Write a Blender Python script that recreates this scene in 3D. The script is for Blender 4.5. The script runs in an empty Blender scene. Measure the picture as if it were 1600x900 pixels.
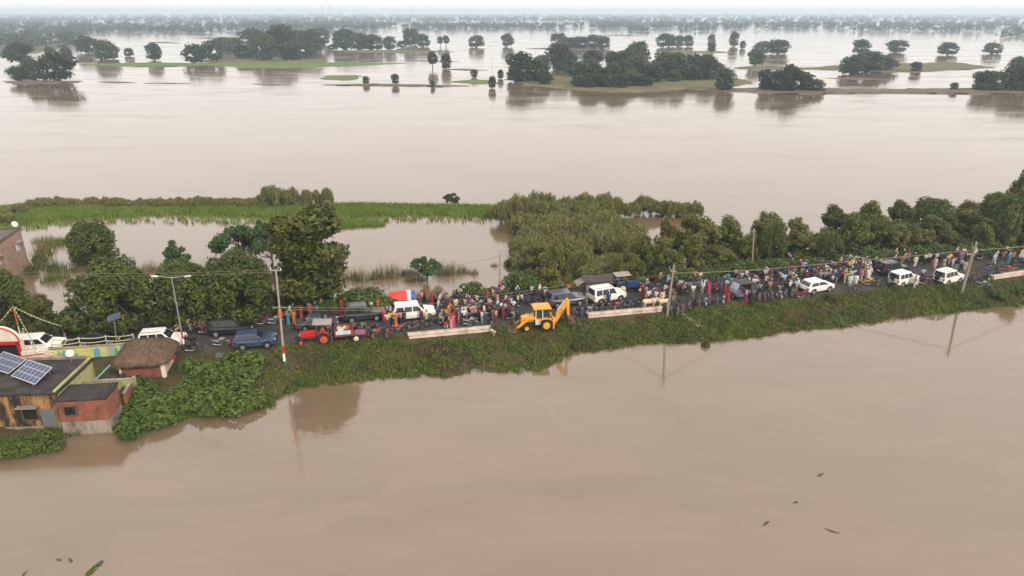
import bpy, bmesh, math, random
import numpy as np
from mathutils import Vector, Matrix
R = math.radians
random.seed(7); rng = np.random.default_rng(7)
S = bpy.context.scene; C = S.collection

# ---------------------------------------------------------------- camera, sky, sun, exposure
H = 33.5; ZR = 1.5; F = 1100.0
PITCH = math.atan(430/F); SP, CP = math.sin(PITCH), math.cos(PITCH)
cam = bpy.data.objects.new('camera', bpy.data.cameras.new('camera')); C.objects.link(cam)
cam.location = (0, 0, H); cam.rotation_euler = (math.pi/2-PITCH, 0, 0)
cam.data.sensor_width = 36; cam.data.lens = 36*F/1600; cam.data.clip_start = .5; cam.data.clip_end = 30000
S.camera = cam
SUN_EL, SUN_AZ = R(36), R(140)          # azimuth clockwise from +Y: behind the camera, to its right
W = bpy.data.worlds.new('World'); S.world = W; W.use_nodes = True
wn = W.node_tree; wn.nodes.clear()
sky = wn.nodes.new('ShaderNodeTexSky'); sky.sky_type = 'NISHITA'; sky.sun_disc = False
sky.sun_elevation = SUN_EL; sky.sun_rotation = SUN_AZ; sky.dust_density = 4; sky.air_density = 1
mixs = wn.nodes.new('ShaderNodeMix'); mixs.data_type = 'RGBA'; mixs.inputs[0].default_value = .86   # thin overcast over the blue
mixs.inputs[7].default_value = (16.0, 14.85, 13.8, 1)
bg = wn.nodes.new('ShaderNodeBackground'); bg.inputs[1].default_value = .1
wo = wn.nodes.new('ShaderNodeOutputWorld')
wn.links.new(sky.outputs[0], mixs.inputs[6]); wn.links.new(mixs.outputs[2], bg.inputs[0]); wn.links.new(bg.outputs[0], wo.inputs[0])
sl = bpy.data.lights.new('sun', 'SUN'); sl.energy = 3.0; sl.angle = R(6); sl.color = (1, .88, .72)
so = bpy.data.objects.new('sun', sl); C.objects.link(so)
so.rotation_euler = (math.pi/2-SUN_EL, 0, math.pi-SUN_AZ)
S.view_settings.view_transform = 'Standard'; S.view_settings.look = 'None'
S.view_settings.exposure = 0.0; S.view_settings.gamma = 1
S.render.engine = 'CYCLES'
S.cycles.max_bounces = 6; S.cycles.diffuse_bounces = 2; S.cycles.glossy_bounces = 3
S.cycles.transmission_bounces = 2; S.cycles.volume_bounces = 3; S.cycles.use_denoising = True
S.cycles.caustics_reflective = False; S.cycles.caustics_refractive = False

# ---------------------------------------------------------------- helpers
def P(px, py, z=0.0):
    "pixel of the 1600x900 photograph -> point where its ray meets the level z"
    u, v = (px-800)/F, (py-450)/F
    t = (H-z)/(SP+v*CP)
    return Vector((u*t, t*(CP-v*SP), z))
def pix(p):
    d = p[1]*CP+(H-p[2])*SP
    return 800+F*p[0]/d, 450+F*((H-p[2])*CP-p[1]*SP)/d
def depth(p): return p[1]*CP+(H-p[2])*SP
def nz(x, y, s=1.0, k=0):
    return (math.sin(x*.37*s+1.3+k)*math.cos(y*.41*s+.7*k)+.6*math.sin(x*.83*s-y*.71*s+2.1*k)+.4*math.sin(x*1.9*s+y*1.7*s+k))/2

MATS = {}
def mat(name, col, rough=.7, metal=0., var=.18, scale=4., bump=0., spec=.4, col2=None, coat=0., bscale=None, island=0.):
    if name in MATS: return MATS[name]
    m = bpy.data.materials.new(name); m.use_nodes = True; nt = m.node_tree; b = nt.nodes['Principled BSDF']
    b.inputs['Roughness'].default_value = rough; b.inputs['Metallic'].default_value = metal
    b.inputs['Specular IOR Level'].default_value = spec
    if coat: b.inputs['Coat Weight'].default_value = coat; b.inputs['Coat Roughness'].default_value = .12
    tc = nt.nodes.new('ShaderNodeTexCoord'); n = nt.nodes.new('ShaderNodeTexNoise')
    n.inputs['Scale'].default_value = scale; n.inputs['Detail'].default_value = 5; n.inputs['Roughness'].default_value = .65
    nt.links.new(tc.outputs['Object'], n.inputs['Vector'])
    r = nt.nodes.new('ShaderNodeValToRGB'); r.color_ramp.elements[0].position = .3; r.color_ramp.elements[1].position = .7
    c2 = col2 or tuple(min(1, c*(1+var)) for c in col)
    c1 = col if col2 else tuple(c*(1-var) for c in col)
    r.color_ramp.elements[0].color = (*c1, 1); r.color_ramp.elements[1].color = (*c2, 1)
    nt.links.new(n.outputs[0], r.inputs[0])
    out = r.outputs[0]
    if island:
        g = nt.nodes.new('ShaderNodeNewGeometry'); hs = nt.nodes.new('ShaderNodeHueSaturation')
        mr = nt.nodes.new('ShaderNodeMapRange'); mr.inputs[3].default_value = 1-island; mr.inputs[4].default_value = 1+island
        mh = nt.nodes.new('ShaderNodeMapRange'); mh.inputs[3].default_value = .485; mh.inputs[4].default_value = .515
        oi = nt.nodes.new('ShaderNodeObjectInfo')
        nt.links.new(g.outputs['Random Per Island'], mr.inputs[0]); nt.links.new(oi.outputs['Random'], mh.inputs[0])
        nt.links.new(mh.outputs[0], hs.inputs['Hue']); nt.links.new(mr.outputs[0], hs.inputs['Value'])
        nt.links.new(out, hs.inputs['Color']); out = hs.outputs[0]
    nt.links.new(out, b.inputs['Base Color'])
    if bump:
        n2 = nt.nodes.new('ShaderNodeTexNoise'); n2.inputs['Scale'].default_value = bscale or scale*4; n2.inputs['Detail'].default_value = 4
        nt.links.new(tc.outputs['Object'], n2.inputs['Vector'])
        bp = nt.nodes.new('ShaderNodeBump'); bp.inputs['Strength'].default_value = bump; bp.inputs['Distance'].default_value = .05
        nt.links.new(n2.outputs[0], bp.inputs['Height']); nt.links.new(bp.outputs[0], b.inputs['Normal'])
    MATS[name] = m; return m
def leafmat(name, c1, c2, island=.35, scale=.9, trans=.25):
    m = mat(name, c1, .55, 0, 0, scale, 0, .25, c2, island=island)
    nt = m.node_tree; b = nt.nodes['Principled BSDF']
    if trans:
        src = b.inputs['Base Color'].links[0].from_socket
        t = nt.nodes.new('ShaderNodeBsdfTranslucent'); mx = nt.nodes.new('ShaderNodeMixShader'); mx.inputs[0].default_value = trans
        o = nt.nodes['Material Output']
        nt.links.new(src, t.inputs[0]); nt.links.new(b.outputs[0], mx.inputs[1]); nt.links.new(t.outputs[0], mx.inputs[2]); nt.links.new(mx.outputs[0], o.inputs[0])
    return m

def tag(o, label=None, cat=None, group=None, kind=None):
    if label: o['label'] = label
    if cat: o['category'] = cat
    if group: o['group'] = group
    if kind: o['kind'] = kind
    return o
def thing(name, label, cat, loc=(0, 0, 0), rz=0, group=None, sc=1.):
    o = bpy.data.objects.new(name, None); C.objects.link(o); o.empty_display_size = .3
    o.location = loc; o.rotation_euler = (0, 0, rz); o.scale = (sc, sc, sc) if isinstance(sc, (int, float)) else sc
    return tag(o, label, cat, group)
def dup(root, loc, rz, label=None, group=None, sc=None):
    r = root.copy(); C.objects.link(r); r.location = loc; r.rotation_euler = (0, 0, rz)
    if label: r['label'] = label
    if group: r['group'] = group
    if sc is not None: r.scale = (sc, sc, sc) if isinstance(sc, (int, float)) else sc
    for ch in KIDS.get(root.name, []):
        c = ch.copy(); C.objects.link(c); c.parent = r
        KIDS.setdefault(r.name, []).append(c)
        for g in KIDS.get(ch.name, []):
            d = g.copy(); C.objects.link(d); d.parent = c
            KIDS.setdefault(c.name, []).append(d)
    return r
KIDS = {}
def add(name, me, parent=None):
    o = bpy.data.objects.new(name, me); C.objects.link(o)
    if parent is not None:
        o.parent = parent; KIDS.setdefault(parent.name, []).append(o)
    return o
def recolour(o, m):
    s = o.material_slots[0]; s.link = 'OBJECT'; s.material = m

class MB:
    def __init__(s): s.v = []; s.f = []
    def add(s, vs, fs):
        n = len(s.v); s.v += [tuple(p) for p in vs]; s.f += [tuple(i+n for i in f) for f in fs]; return s
    def box(s, c, d, rz=0, ry=0, rx=0, top=1.):
        M = Matrix.Rotation(rz, 3, 'Z') @ Matrix.Rotation(ry, 3, 'Y') @ Matrix.Rotation(rx, 3, 'X'); c = Vector(c)
        vs = []
        for z in (-.5, .5):
            k = top if z > 0 else 1
            for x, y in ((-.5, -.5), (.5, -.5), (.5, .5), (-.5, .5)): vs.append(c+M @ Vector((x*d[0]*k, y*d[1]*k, z*d[2])))
        return s.add(vs, [(3, 2, 1, 0), (4, 5, 6, 7), (0, 1, 5, 4), (1, 2, 6, 5), (2, 3, 7, 6), (3, 0, 4, 7)])
    def beam(s, a, b, w, h):
        a, b = Vector(a), Vector(b); d = (b-a).normalized(); up = Vector((0, 0, 1)) if abs(d.z) < .95 else Vector((1, 0, 0))
        x = d.cross(up).normalized()*w/2; y = x.cross(d).normalized()*h/2
        vs = [a-x-y, a+x-y, a+x+y, a-x+y, b-x-y, b+x-y, b+x+y, b-x+y]
        return s.add(vs, [(3, 2, 1, 0), (4, 5, 6, 7), (0, 1, 5, 4), (1, 2, 6, 5), (2, 3, 7, 6), (3, 0, 4, 7)])
    def ring(s, c, x, y, n): return [c+x*math.cos(2*math.pi*i/n)+y*math.sin(2*math.pi*i/n) for i in range(n)]
    def tube(s, pts, r, n=6, cap=True):
        pts = [Vector(p) for p in pts]; k = len(pts); rs = r if isinstance(r, (list, tuple)) else [r]*k
        vs = []; fs = []
        for i, p in enumerate(pts):
            d = (pts[min(i+1, k-1)]-pts[max(i-1, 0)]).normalized(); up = Vector((0, 0, 1)) if abs(d.z) < .9 else Vector((1, 0, 0))
            x = d.cross(up).normalized(); y = d.cross(x).normalized()
            vs += s.ring(p, x*rs[i], y*rs[i], n)
        for i in range(k-1):
            for j in range(n): fs.append((i*n+j, i*n+(j+1) % n, (i+1)*n+(j+1) % n, (i+1)*n+j))
        if cap: fs += [tuple(range(n-1, -1, -1)), tuple(range((k-1)*n, k*n))]
        return s.add(vs, fs)
    def cap(s, a, b, ra, rb, n=10):
        "capsule"
        a, b = Vector(a), Vector(b); d = b-a; L = d.length or 1e-4; d = d/L
        pts, rs = [], []
        for t in (-.98, -.8, -.45, 0): pts.append(a+d*ra*t); rs.append(ra*math.sqrt(1-t*t))
        for t in (0, .45, .8, .98): pts.append(b+d*rb*t); rs.append(rb*math.sqrt(1-t*t))
        return s.tube(pts, rs, n)
    def lathe(s, prof, n=16, c=(0, 0, 0), axis='Z', sy=1., caps=True):
        c = Vector(c); vs = []; fs = []
        for r, h in prof:
            for j in range(n):
                a = 2*math.pi*j/n; x, y = r*math.cos(a), r*math.sin(a)*sy
                vs.append(c+(Vector((x, y, h)) if axis == 'Z' else Vector((x, h, y)) if axis == 'Y' else Vector((h, x, y))))
        k = len(prof)
        for i in range(k-1):
            for j in range(n): fs.append((i*n+j, i*n+(j+1) % n, (i+1)*n+(j+1) % n, (i+1)*n+j))
        if caps and prof[0][0] > 0: fs.append(tuple(range(n-1, -1, -1)))
        if caps and prof[-1][0] > 0: fs.append(tuple(range((k-1)*n, k*n)))
        return s.add(vs, fs)
    def prism(s, prof, y0, y1):
        n = len(prof)
        vs = [(x, y0, z) for x, z in prof]+[(x, y1, z) for x, z in prof]
        return s.add(vs, [tuple(range(n)), tuple(range(2*n-1, n-1, -1))]+[(i, i+n, (i+1) % n+n, (i+1) % n) for i in range(n)])
    def plate(s, pts, t):
        "thin slab: polygon pushed along its normal by t"
        pts = [Vector(p) for p in pts]; nn = (pts[1]-pts[0]).cross(pts[2]-pts[1]).normalized()*t; n = len(pts)
        return s.add(pts+[p+nn for p in pts], [tuple(range(n-1, -1, -1)), tuple(range(n, 2*n))]+[(i, (i+1) % n, (i+1) % n+n, i+n) for i in range(n)])
    def mesh(s, name, m, bevel=0, seg=2, smooth=False, warp=None):
        me = bpy.data.meshes.new(name); me.from_pydata(s.v, [], s.f)
        bm = bmesh.new(); bm.from_mesh(me)
        bmesh.ops.recalc_face_normals(bm, faces=bm.faces)
        if bevel:
            ed = [e for e in bm.edges if len(e.link_faces) == 2 and e.calc_face_angle(0) > .5]
            bmesh.ops.bevel(bm, geom=ed, offset=bevel, segments=seg, affect='EDGES', profile=.6, clamp_overlap=True)
        if warp:
            for v in bm.verts: v.co = warp(v.co)
        bm.to_mesh(me); bm.free()
        if m: me.materials.append(m)
        if smooth: me.polygons.foreach_set('use_smooth', [True]*len(me.polygons))
        return me
    def build(s, name, m, parent=None, **k): return add(name, s.mesh(name, m, **k), parent)
def B(*a, **k): return MB().box(*a, **k)

# ---------------------------------------------------------------- ground, road, water
def interp(pts):
    xs = np.array([p[0] for p in pts]); ys = np.array([p[1] for p in pts]); o = np.argsort(xs); xs, ys = xs[o], ys[o]
    def f(x):
        if x <= xs[0]: return float(ys[0]+(x-xs[0])*(ys[1]-ys[0])/(xs[1]-xs[0]))
        if x >= xs[-1]: return float(ys[-1]+(x-xs[-1])*(ys[-1]-ys[-2])/(xs[-1]-xs[-2]))
        return float(np.interp(x, xs, ys))
    return f
road_px = [(-60, 541), (60, 535), (180, 529), (300, 522), (460, 510), (640, 496), (800, 483), (950, 470), (1100, 457), (1300, 437), (1450, 422), (1600, 407), (1760, 392)]
_rc = interp([P(x, y, ZR)[:2] for x, y in road_px])
def yc(x): return (_rc(x-6)+_rc(x-3)+2*_rc(x)+_rc(x+3)+_rc(x+6))/6
def yaw(x): return math.atan2(yc(x+2)-yc(x-2), 4)
shore_px = [(-200, 750), (0, 716), (60, 695), (150, 672), (200, 676), (260, 658), (330, 652), (420, 640), (440, 617), (480, 607), (560, 596), (620, 590), (700, 589), (740, 583), (840, 580), (880, 561), (900, 552), (960, 545), (1000, 536), (1080, 537), (1160, 530), (1260, 515), (1330, 510), (1400, 498), (1480, 490), (1540, 481), (1600, 478), (1760, 462)]
_sh = interp([P(x, y, 0)[:2] for x, y in shore_px])
HW = 4.1; SHO = 5.3
def ysh(x): return min(_sh(x), yc(x)-SHO-1.2)
def wn_(x): return 4.2+1.2*math.sin(x*.11)+.8*math.sin(x*.31+1)
def ground_z(x, y):
    c = yc(x); s = ysh(x)+.4*math.sin(x*1.3)+.3*math.sin(x*3.1+1)+.2*math.sin(x*6.7+2); a, b = c-SHO, c+SHO; n = b+wn_(x)
    if y < s: return max(-1.5, (y-s)*.3)
    if y < a:
        t = (y-s)/(a-s); w = a-s
        k = t*t*(3-2*t) if w < 9 else min(1, .25*t+.75*(1-(1-t)**2)*min(1, t*3))
        return 1.45*k+.16*math.sin(math.pi*t)*nz(x*1.6, y*1.6)
    if y <= b: return 1.45
    if y < n: t = (n-y)/(n-b); return 1.45*(t*t*(3-2*t))+.12*math.sin(math.pi*t)*nz(x*1.3, y*1.3)
    return max(-1.5, (n-y)*.3)
xs = np.arange(-175, 215, .8); NS, NN = 14, 8
gv = []; gf = []
for x in xs:
    x = float(x); c, s = yc(x), ysh(x); a, b = c-SHO, c+SHO; n = b+wn_(x)
    ys = [s-9, s-3, s-1]+[s+(a-s)*i/NS for i in range(NS)]+[a, c-HW, c, c+HW, b]+[b+(n-b)*i/NN for i in range(1, NN)]+[n, n+1, n+3, n+9]
    gv += [(x, y, ground_z(x, y)) for y in ys]
k = len(ys)
for i in range(len(xs)-1):
    for j in range(k-1): gf.append((i*k+j, (i+1)*k+j, (i+1)*k+j+1, i*k+j+1))
soil = mat('bank_soil', (.032, .036, .014), .95, 0, 0, .9, .8, .1, (.085, .066, .036), bscale=9)
m = MB(); m.v, m.f = gv, gf
tag(m.build('embankment_ground', soil, smooth=True), kind='structure')
m = MB(); rv = []; rf = []
for x in xs:
    x = float(x); a = yaw(x); nx_, ny_ = -math.sin(a), math.cos(a); c = yc(x)
    for t, z in ((-HW-.12, 1.40), (-HW+.12*nz(x, 0, 3), 1.5), (-2, 1.52), (0, 1.53), (2, 1.52), (HW+.12*nz(x, 5, 3), 1.5), (HW+.12, 1.40)): rv.append((x+nx_*t, c+ny_*t, z))
for i in range(len(xs)-1):
    for j in range(6): rf.append((i*7+j, (i+1)*7+j, (i+1)*7+j+1, i*7+j+1))
m.v, m.f = rv, rf
asph = mat('asphalt', (.032, .031, .032), .9, 0, 0, .5, .35, .3, (.058, .055, .053), bscale=30)
tag(m.build('road', asph, smooth=True), kind='structure')
def roadpt(px, t, z=None):
    "point at lateral offset t (m, + = far side) on the road where its centre line passes pixel column px"
    lo, hi = -120., 160.
    for _ in range(40):
        x = (lo+hi)/2
        if pix((x, yc(x), ZR))[0] < px: lo = x
        else: hi = x
    a = yaw(x); q = Vector((x-math.sin(a)*t, yc(x)+math.cos(a)*t, 0)); q.z = ZR+.01 if abs(t) < HW else ground_z(q.x, q.y)
    return q
PARA = [(P(637, 521, 2), P(768, 509, 2)), (P(919, 489, 2), P(1034, 479, 2)), (P(1549, 430, 2), P(1640, 417, 2))]
def by_parapet(x, y):
    for a, b_ in PARA:
        if a.x-.2 < x < b_.x+.2 and -1.3 < y-(a.y+(b_.y-a.y)*(x-a.x)/(b_.x-a.x)) < .6: return True
    return False
def rz_at(x, y):
    d = (y-yc(x))*math.cos(yaw(x))
    return 1.5+.03*(1-abs(d)/HW) if abs(d) < HW-.1 else ground_z(x, y)

# water: one sheet to the horizon
wm = bpy.data.materials.new('muddy_water'); wm.use_nodes = True; nt = wm.node_tree; b = nt.nodes['Principled BSDF']
tc = nt.nodes.new('ShaderNodeTexCoord')
def noise(sc, sx, sy, det=3, dist=0., rough=.5):
    mp = nt.nodes.new('ShaderNodeMapping'); mp.inputs['Scale'].default_value = (sx, sy, 1); mp.inputs['Rotation'].default_value = (0, 0, R(12))
    n = nt.nodes.new('ShaderNodeTexNoise'); n.inputs['Scale'].default_value = sc; n.inputs['Detail'].default_value = det
    n.inputs['Distortion'].default_value = dist; n.inputs['Roughness'].default_value = rough
    nt.links.new(tc.outputs['Object'], mp.inputs[0]); nt.links.new(mp.outputs[0], n.inputs['Vector']); return n
n1 = noise(.035, .5, 1.7, 7, 1.6, .6)
cr = nt.nodes.new('ShaderNodeValToRGB'); cr.color_ramp.elements[0].position = .32; cr.color_ramp.elements[1].position = .7
cr.color_ramp.elements[0].color = (.136, .095, .059, 1); cr.color_ramp.elements[1].color = (.165, .119, .078, 1)
ns = noise(.2, .45, 1.5, 7, 2.2, .62); ms = nt.nodes.new('ShaderNodeMapRange'); ms.inputs[1].default_value = .3; ms.inputs[2].default_value = .7; ms.inputs[3].default_value = .93; ms.inputs[4].default_value = 1.07   # silt carried in current lines
hs_ = nt.nodes.new('ShaderNodeHueSaturation'); nt.links.new(ns.outputs[0], ms.inputs[0]); nt.links.new(ms.outputs[0], hs_.inputs['Value']); nt.links.new(cr.outputs[0], hs_.inputs['Color'])
nt.links.new(n1.outputs[0], cr.inputs[0]); nt.links.new(hs_.outputs[0], b.inputs['Base Color'])
rr = nt.nodes.new('ShaderNodeMapRange'); rr.inputs[1].default_value = .35; rr.inputs[2].default_value = .7; rr.inputs[3].default_value = .03; rr.inputs[4].default_value = .18
n2 = noise(.05, .5, 1.5, 4, .8); nt.links.new(n2.outputs[0], rr.inputs[0]); nt.links.new(rr.outputs[0], b.inputs['Roughness'])
b.inputs['IOR'].default_value = 2.0; b.inputs['Specular IOR Level'].default_value = .5
n3 = noise(1.1, .7, 1.5, 4, .5); n4 = noise(.16, .5, 1.4, 3, 2.2)
b1 = nt.nodes.new('ShaderNodeBump'); b1.inputs['Strength'].default_value = .13; b1.inputs['Distance'].default_value = .05
b2 = nt.nodes.new('ShaderNodeBump'); b2.inputs['Strength'].default_value = .12; b2.inputs['Distance'].default_value = .08
nt.links.new(n3.outputs[0], b1.inputs['Height']); nt.links.new(n4.outputs[0], b2.inputs['Height'])
nt.links.new(b1.outputs[0], b2.inputs['Normal']); nt.links.new(b2.outputs[0], b.inputs['Normal'])
m = MB(); m.add([(-9000, -300, 0), (9000, -300, 0), (9000, 9300, 0), (-9000, 9300, 0)], [(0, 1, 2, 3)])
tag(m.build('flood_water', wm), kind='structure')
m = MB(); m.add([(-9000, -300, -1.6), (9000, -300, -1.6), (9000, 9300, -1.6), (-9000, 9300, -1.6)], [(0, 1, 2, 3)])
tag(m.build('river_bed', mat('mud', (.2, .15, .1), .95)), kind='structure')

# haze
hm = bpy.data.materials.new('haze'); hm.use_nodes = True; nt = hm.node_tree; nt.nodes.clear()
pv = nt.nodes.new('ShaderNodeVolumePrincipled'); ho = nt.nodes.new('ShaderNodeOutputMaterial')
pv.inputs['Color'].default_value = (.66, .84, 1.0, 1); pv.inputs['Density'].default_value = .00027; pv.inputs['Anisotropy'].default_value = .2
nt.links.new(pv.outputs[0], ho.inputs['Volume'])
tag(B((0, 4500, 33), (18400, 10000, 72)).build('haze', hm), 'pale morning haze over the flooded plain', 'haze', kind='stuff')

# low banks and flooded fields beyond the river
fld = mat('wet_grass_field', (.07, .085, .028), .95, 0, 0, .08, .5, .1, (.16, .13, .075), bscale=2)
grn = mat('green_paddy', (.085, .135, .03), .95, 0, 0, .1, .5, .1, (.13, .15, .055), bscale=2)
mud = mat('mud_bank', (.085, .07, .05), .95, 0, 0, .2, .5, .1, (.16, .125, .09), bscale=2)
def bank(name, outline, m_, h=.3, rag=1.2):
    pts = [P(*q) for q in outline]; out = []
    for i, p in enumerate(pts):
        q = pts[(i+1) % len(pts)]; L = (q-p).length; n = max(2, min(60, int(L/4)))
        for j in range(n):
            c = p.lerp(q, j/n); d = c.y*.004
            out.append(Vector((c.x+rag*nz(c.x, c.y, 1.3, 1)*(1+d), c.y+rag*nz(c.x, c.y, 1.1, 4)*(1+d), 0)))
    ctr = sum(out, Vector())/len(out); n = len(out)
    mb = MB(); mb.add([(p.x, p.y, -.3) for p in out]+[tuple(p.lerp(ctr, .06)+Vector((0, 0, h*.7))) for p in out]+[tuple(p.lerp(ctr, .25)+Vector((0, 0, h))) for p in out],
           [(i, (i+1) % n, (i+1) % n+n, i+n) for i in range(n)]+[(i+n, (i+1) % n+n, (i+1) % n+2*n, i+2*n) for i in range(n)]+[tuple(range(2*n, 3*n))])
    tag(mb.build(name, m_), kind='structure')
bank('field_strip', [(125, 101), (200, 98), (330, 99), (420, 97), (520, 98), (645, 99), (560, 103), (430, 107), (330, 103), (210, 105)], grn)
bank('field_strip', [(285, 96), (420, 90), (510, 93), (512, 97), (420, 100)], fld)
bank('field_strip', [(498, 124), (510, 118), (560, 117), (562, 123), (540, 127)], grn, .15)
bank('mud_bank', [(498, 133), (580, 131), (660, 132.5), (740, 134.5), (700, 135.5), (600, 134.5)], mud, .35)
bank('field_strip', [(690, 128), (735, 124), (765, 126), (790, 131), (740, 132)], grn, .2)
bank('field_strip', [(790, 124), (870, 118), (1000, 112), (1110, 118), (1190, 128), (1150, 136), (1050, 141), (980, 145), (900, 141), (820, 134)], fld, .5, 2)
bank('mud_bank', [(1080, 140), (1160, 138), (1330, 140), (1500, 139), (1620, 140), (1700, 150), (1560, 147), (1400, 146), (1200, 147)], mud, .5, 2)
bank('field_strip', [(520, 79), (640, 78), (720, 81), (620, 83), (540, 82)], fld)
bank('field_strip', [(0, 128), (60, 126), (130, 127), (125, 129), (40, 131)], mud, .35)
bank('mud_bank', [(0, 76), (60, 66), (140, 60), (140, 70), (40, 84), (-80, 96), (-60, 80)], mud, .35, 4)
bank('mud_bank', [(300, 60), (420, 56), (520, 59), (400, 63)], mud, .3, 3)
bank('field_strip', [(1030, 80), (1120, 80), (1150, 82), (1060, 84)], fld, .3)
bank('field_strip', [(1140, 106), (1200, 102), (1260, 106), (1190, 111)], fld, .3)
bank('mud_bank', [(820, 76), (900, 74), (960, 76), (880, 78)], mud, .3)
bank('mud_bank', [(1235, 108), (1330, 100), (1500, 98), (1560, 106), (1420, 114)], fld, .4, 2)
for (a, bb) in (((150, 128), (215, 129.5)), ((222, 130), (300, 130.5)), ((395, 131.5), (455, 133)), ((930, 55), (1010, 56)), ((690, 108), (760, 110)), ((1290, 122), (1390, 124)), ((620, 95), (720, 96)), ((230, 66), (285, 67.5)), ((0, 88), (70, 90))):
    bank('mud_bank', [a, ((a[0]+bb[0])/2, a[1]-.5), bb, ((a[0]+bb[0])/2, bb[1]+.3)], mud, .2, .6)

# ---------------------------------------------------------------- foliage
def quads_mesh(name, V, k, m_):
    n = len(V)//k
    me = bpy.data.meshes.new(name); me.vertices.add(len(V)); me.vertices.foreach_set('co', np.asarray(V, np.float32).ravel())
    me.loops.add(n*k); me.loops.foreach_set('vertex_index', np.arange(n*k, dtype=np.int32))
    me.polygons.add(n); me.polygons.foreach_set('loop_start', np.arange(0, n*k, k, dtype=np.int32))
    me.update(calc_edges=True); me.materials.append(m_); return me
def unit(a): return a/np.maximum(np.linalg.norm(a, axis=1, keepdims=True), 1e-6)
def leaves(clumps, n, L, w=.5, up=.35, shell=.55, droop=0., seed=0, fuzz=.16):
    g = np.random.default_rng(seed)
    c = np.array([q[0] for q in clumps], float); r = np.array([q[1] if np.ndim(q[1]) else (q[1],)*3 for q in clumps], float)
    wt = np.prod(r, 1)**(2/3); idx = g.choice(len(c), n, p=wt/wt.sum())
    d = unit(g.normal(size=(n, 3))); rad = shell+(1.06-shell)*g.random((n, 1))**.7
    rad = np.where(g.random((n, 1)) < fuzz, rad*(1+.28*g.random((n, 1))), rad)
    p = c[idx]+d*rad*r[idx]
    nrm = unit(d*.7+g.normal(size=(n, 3))*.45+np.array([0, 0, up]))
    t = unit(np.cross(nrm, g.normal(size=(n, 3)))); t[:, 2] -= droop; t = unit(t); bt = unit(np.cross(nrm, t))
    l = L*(.6+.8*g.random((n, 1))); h = l*w*.5
    fold = nrm*l*.08
    return np.stack([p-t*l*.5, p+bt*h-fold, p+t*l*.5, p-bt*h-fold], 1).reshape(-1, 3)
def blades(base, hgt, wid, lean, seed=0):
    "one triangle blade per base point"
    g = np.random.default_rng(seed); n = len(base); base = np.asarray(base, float)
    a = g.random(n)*2*np.pi; s = np.stack([np.cos(a), np.sin(a), np.zeros(n)], 1)
    l = np.stack([np.cos(a*3.1), np.sin(a*3.1), np.zeros(n)], 1)*g.random((n, 1))
    h = (hgt*(.5+.8*g.random(n)))[:, None] if np.ndim(hgt) else (hgt*(.5+.8*g.random((n, 1))))
    tip = base+np.array([0, 0, 1])*h+l*lean*h
    return np.stack([base-s*wid, base+s*wid, tip], 1).reshape(-1, 3)
def limbs(mb, z0, z1, r0, ends, seed):
    g = random.Random(seed)
    mb.tube([(0, 0, -.4), (.05, 0, z0*.5), (.1*g.uniform(-1, 1), .1*g.uniform(-1, 1), z0), (g.uniform(-.1, .1), g.uniform(-.1, .1), z1)], [r0*1.35, r0, r0*.85, r0*.4], 7)
    for e in ends:
        e = Vector(e); st = Vector((0, 0, z0+(z1-z0)*g.uniform(0, .6))); mid = st.lerp(e, .5)+Vector((0, 0, -.08*e.length*g.random()))
        mb.tube([st, mid, e], [r0*.5, r0*.32, r0*.1], 5)
bark = mat('bark', (.10, .075, .055), .95, 0, .3, 5, .6)
LM = dict(mango=leafmat('mango_leaf', (0.0270, 0.0481, 0.0111), (0.1181, 0.1404, 0.0246)), tall=leafmat('tall_tree_leaf', (0.0407, 0.0544, 0.0128), (0.1334, 0.1335, 0.0289)),
          sis=leafmat('sissoo_leaf', (0.0562, 0.0731, 0.0161), (0.1870, 0.1902, 0.0420)), sparse=leafmat('sparse_leaf', (0.0238, 0.0553, 0.0146), (0.0727, 0.1184, 0.0303)),
          bush=leafmat('bush_leaf', (0.0399, 0.0683, 0.0148), (0.1122, 0.1490, 0.0286)), tam=leafmat('tamarisk_leaf', (0.1277, 0.1411, 0.0454), (0.2329, 0.2328, 0.0836), .35),
          far=leafmat('far_leaf', (0.0177, 0.0274, 0.0108), (0.0393, 0.0489, 0.0198), .3, .3), farg=leafmat('far_leaf_green', (0.0343, 0.0524, 0.0146), (0.0686, 0.0854, 0.0262), .3, .3),
          creep=leafmat('creeper_leaf', (0.0386, 0.0742, 0.0110), (0.1104, 0.1575, 0.0275), .45, 1.2), reed=leafmat('reed_blade', (0.1326, 0.1265, 0.0607), (0.2210, 0.1925, 0.0961), .3),
          grass=leafmat('grass_blade', (0.0970, 0.1639, 0.0227), (0.1843, 0.2538, 0.0479), .35, .25), verge=leafmat('verge_grass', (0.0553, 0.0829, 0.0149), (0.2074, 0.2111, 0.0522), .6, .35),
          weed=leafmat('weed_leaf', (0.0396, 0.0800, 0.0143), (0.1243, 0.1725, 0.0305), .5, .6), dry=leafmat('dry_weed', (0.0972, 0.0726, 0.0400), (0.1653, 0.1258, 0.0713), .4, .6), purple=leafmat('purple_weed', (0.0663, 0.0242, 0.0405), (0.1105, 0.0495, 0.0607), .35),
          conif=leafmat('bright_leaf', (0.0474, 0.0945, 0.0174), (0.1017, 0.1755, 0.0373), .35))
def dome(n, rx, rz, z0, cr, seed, top=1.):
    g = random.Random(seed); out = []
    for i in range(n):
        a = i*2.39996+g.uniform(-.3, .3); q = math.sqrt((i+.5)/n); z = math.sqrt(max(0, 1-q*q))
        k = g.uniform(.85, 1.08)
        out.append(((rx*q*math.cos(a)*k, rx*q*math.sin(a)*k, z0+rz*z*k*top), cr*g.uniform(.75, 1.25)))
    return out
TREE = {}
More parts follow.
